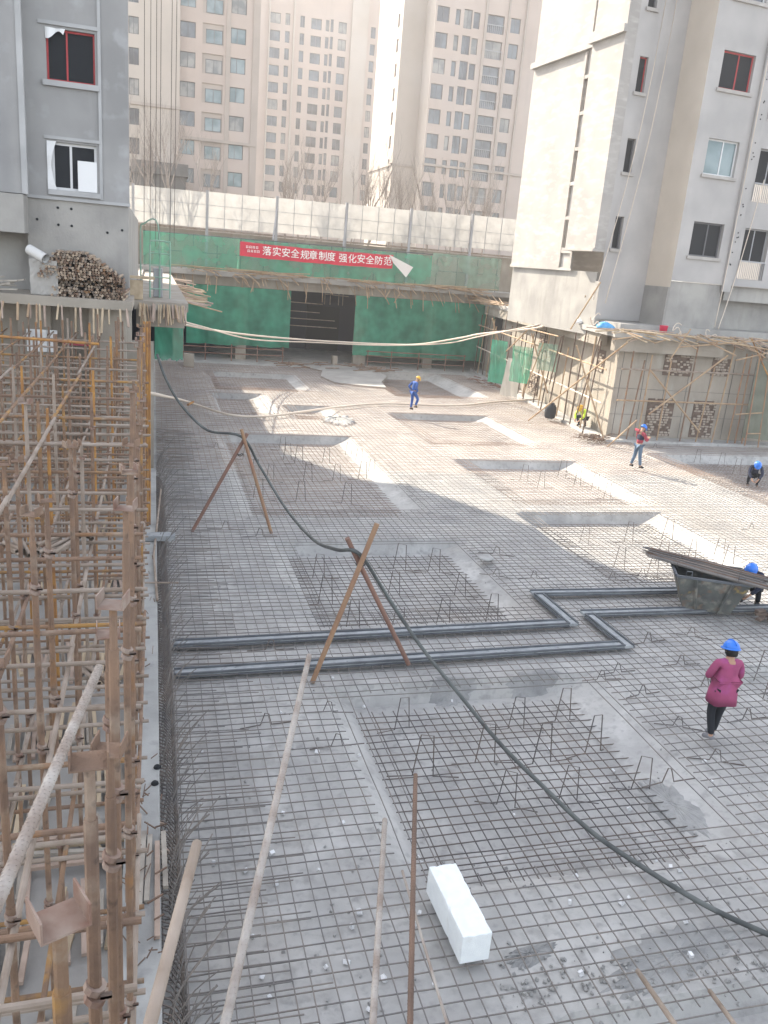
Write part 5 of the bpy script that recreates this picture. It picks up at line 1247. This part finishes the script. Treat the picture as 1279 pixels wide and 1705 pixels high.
    slv = {}; se = []
    for s in 'LR':
        cuff = P['el'+s].lerp(P['wr'+s], .88)
        jp['sh'+s] = (*P['sh'+s], .078); je.append(('ub', 'sh'+s))
        jp['el'+s] = (*P['el'+s], .062); jp['cu'+s] = (*cuff, .046); je += [('sh'+s, 'el'+s), ('el'+s, 'cu'+s)]
    link_mesh(skin_mesh(jp, je, 'pelvis'), 'jacket', top, t)
    if top_len:
        mb = MB(); n = 26; px_, py_, pz_ = P['pelvis']
        for j, (zz, ra, rb) in enumerate([(.22, .165, .13), (.1, .2, .16), (-.05, .225, .185), (-top_len, .24, .2), (-top_len+.01, .225, .185), (.0, .19, .15)]):
            for k in range(n): a = 2*PI*k/n; w_ = 1+(.05*math.sin(a*5)+.03*math.sin(a*8+1))*(j/3 if j < 4 else 1); mb.v.append((px_+ra*w_*math.cos(a), py_+rb*w_*math.sin(a), pz_+zz+(.012*math.sin(a*3) if j in (3, 4) else 0)))
        for j in range(5):
            for k in range(n): k2 = (k+1) % n; mb.f.append((j*n+k, j*n+k2, (j+1)*n+k2, (j+1)*n+k))
        mb.build('smock_skirt', top, t, smooth=True)
    tp_ = {'pelvis': (*(P['pelvis']+Vector((0, 0, .02))), (.148, .115))}; te = []
    for s in 'LR':
        tp_['hi'+s] = (*P['hi'+s], .098); tp_['kn'+s] = (*P['kn'+s], .073); tp_['an'+s] = (*(P['an'+s].lerp(P['kn'+s], .06)), .058); te += [('pelvis', 'hi'+s), ('hi'+s, 'kn'+s), ('kn'+s, 'an'+s)]
    link_mesh(skin_mesh(tp_, te, 'pelvis'), 'trousers', legs, t)
    for s in 'LR':
        a, b = P['an'+s], P['to'+s]; h = a.lerp(b, -.25)
        link_mesh(skin_mesh({'a': (a.x, a.y, a.z+.02, .05), 'h': (h.x, h.y, b.z+.012, .045), 'm': (*(a.lerp(b, .55)), .05), 't': (*b, (.052, .04))}, [('a', 'm'), ('a', 'h'), ('m', 't')], 'a'), 'shoe', shoe, t)
    if vest:
        vp = {'waist': (*(P['waist']+Vector((0, 0, -.06))), (.165, .13)), 'chest': (*P['chest'], (.182, .142)), 'ub': (*(P['chest'].lerp(nk, .55)), (.15, .12))}
        link_mesh(skin_mesh(vp, [('waist', 'chest'), ('chest', 'ub')], 'waist'), 'vest', vest, t)
    # helmet: dome, brim, ridge
    up = (hc-nk).normalized(); upq = up.to_track_quat('Z', 'Y').to_matrix().to_4x4(); f2 = hd-up*hd.dot(up); f2.normalize(); r2 = f2.cross(up)
    M = Matrix((r2, f2, up)).transposed().to_4x4(); M.translation = hc+up*.028
    mb = MB(); prof = [(.122*math.cos(a), .128*math.sin(a)) for a in [k*PI/2/8 for k in range(9)]]; prof[-1] = (.004, .128)
    mb.lathe(prof, 22, M @ Matrix.Diagonal((1, 1.14, 1, 1))); hm = mb.build('helmet', helmet, t, smooth=True)
    mb = MB()
    for j in range(22):
        a = 2*PI*j/22; e = 1.12+.22*max(0, math.sin(a))**2
        for (rr_, z) in ((.118, .012), (.122*e, -.004), (.122*e, -.012), (.115, -.006)): mb.v.append(tuple(M @ Vector((rr_*math.cos(a), rr_*1.14*math.sin(a), z))))
    for j in range(22):
        j2 = (j+1) % 22
        for k in range(3): mb.f.append((j*4+k, j2*4+k, j2*4+k+1, j*4+k+1))
    mb.build('brim', helmet, hm, smooth=True)
    mb = MB(); mb.tube([M @ Vector((0, .139*math.cos(a), .128*math.sin(a)+.004)) for a in [PI*k/14 for k in range(2, 13)]], .012, 6); mb.build('ridge', helmet, hm, smooth=True)
    mb = MB(); mb.tube([M @ Vector((s_*.085, .03, z_)) for s_, z_ in ((-1, .0), (-1, -.07), (-.4, -.165), (.4, -.165), (1, -.07), (1, 0))], .006, 5); mb.build('chin_strap', 'black_cloth', hm)
    return t
gp = G(1186, 1232, .1)
person('person in a magenta smock and blue helmet walking away near the right edge', (gp.x, gp.y, .09), math.radians(-8),
       dict(elL=(-.27, .06, 1.12), wrL=(-.12, .24, 1.08), elR=(.27, .04, 1.12), wrR=(.14, .24, 1.02), knL=(-.1, .05, .5), knR=(.06, .08, .5), anL=(-.05, -.02, .09), anR=(.03, .1, .09), toL=(-.12, .12, .035), toR=(.02, .26, .035), hiL=(-.1, 0, .9), hiR=(.1, 0, .9)), 'magenta', 'black_cloth', 'helmet_blue', 'shoe', .24, 1.0, (-.1, 1, -.25), hair=True, bulk=.035)
gp = G(686, 683, .1)
person('person in blue overalls and yellow helmet stepping over the far sunlit rebar', (gp.x, gp.y, .09), math.radians(-75),
       dict(waist=(0, .01, 1.1), chest=(0, .05, 1.29), neck=(0, .11, 1.45), head=(0, .19, 1.56), shL=(-.18, .06, 1.4), shR=(.18, .06, 1.4), elL=(-.3, -.12, 1.17), wrL=(-.2, .02, .98), elR=(.25, -.02, 1.14), wrR=(.2, .14, .94), knR=(.1, .24, .58), anR=(.1, .1, .24), toR=(.1, .24, .16)), 'blue_cloth', 'blue_cloth', 'helmet_yellow', 'shoe_dark', 0, 1.0, (0, .8, -.6))
gp = G(1058, 779, .1)
person('person in dark vest, red sleeves, jeans and blue helmet looking at held object', (gp.x, gp.y, .09), math.radians(-78),
       dict(chest=(0, .02, 1.3), head=(0, .07, 1.59), elL=(-.25, .1, 1.14), wrL=(-.1, .32, 1.2), elR=(.25, .1, 1.14), wrR=(.1, .33, 1.2), knL=(-.16, .02, .5), anL=(-.22, -.06, .09), toL=(-.24, .1, .035), anR=(.14, .1, .09), toR=(.16, .27, .035)), 'red_cloth', 'jeans', 'helmet_blue', 'shoe_dark', 0, 1.0, (0, .85, -.5), vest='navy_cloth')
mb = MB(); M = so  # held bundle over the shoulder
q_ = Vector((gp.x, gp.y, .09)); mb = MB(); mb.box(-.04, .04, -.15, .15, -.05, .05, Matrix.Translation(q_+Vector((-.12, .1, 1.5)))); tag(mb.build('tool_bag', 'red_cloth', bevel=.02), 'small red bag on the shoulder of the worker in jeans', 'bag')
gp = G(1252, 806, -.35)
SQ = dict(pelvis=(0, -.12, .42), waist=(0, -.03, .55), chest=(0, .14, .72), neck=(0, .28, .84), head=(0, .38, .9), shL=(-.18, .18, .8), shR=(.18, .18, .8), elL=(-.24, .35, .55), wrL=(-.1, .48, .35), elR=(.24, .35, .55), wrR=(.12, .5, .35), hiL=(-.1, -.1, .4), hiR=(.1, -.1, .4), knL=(-.2, .28, .5), knR=(.2, .28, .5), anL=(-.16, .02, .09), anR=(.16, .02, .09), toL=(-.18, .2, .035), toR=(.18, .2, .035))
person('person in dark clothes and blue helmet crouching in the shaded pit at the right edge', (gp.x, gp.y, -.42), math.radians(150), SQ, 'navy_cloth', 'black_cloth', 'helmet_blue', 'shoe_dark', 0, 1.05, (0, .7, -.7))
gp = G(1300, 800, -.3)
person('second dark clothed person squatting beyond the crouching one, cut by the photo edge', (gp.x+.1, gp.y, -.42), math.radians(100), SQ, 'black_cloth', 'black_cloth', 'helmet_blue', 'shoe_dark', 0, 1.0, (0, .9, -.4))
person('person in blue helmet and dark clothes crouching behind the loaded skip', (13.5, 15.05, .05), math.radians(120), SQ, 'navy_cloth', 'black_cloth', 'helmet_blue', 'shoe_dark', 0, 1.05, (0, .75, -.65), vest='hivis')
gp = G(968, 712, .15)
person('person in yellow green vest sitting behind the poles of the right scaffold', (gp.x+.15, gp.y+.2, .16), math.radians(120), SQ, 'hivis', 'navy_cloth', 'helmet_yellow', 'shoe_dark', 0, 1.05, (0, 1, -.2))

# ------------------------------------------------------------------ haze in the air
hz = MB(); hz.box(-90, 140, -40, 230, -3.0, 62)
ho = hz.build('haze', 'raft'); ho['kind'] = 'stuff'
hm_ = bpy.data.materials.new('haze'); hm_.use_nodes = True; n_ = hm_.node_tree.nodes; n_.remove(n_['Principled BSDF'])
pv = n_.new('ShaderNodeVolumePrincipled'); pv.inputs['Color'].default_value = (.95, .91, .88, 1); pv.inputs['Density'].default_value = .00115; pv.inputs['Anisotropy'].default_value = .25
hm_.node_tree.links.new(pv.outputs[0], n_['Material Output'].inputs['Volume'])
ho.data.materials.clear(); ho.data.materials.append(hm_)
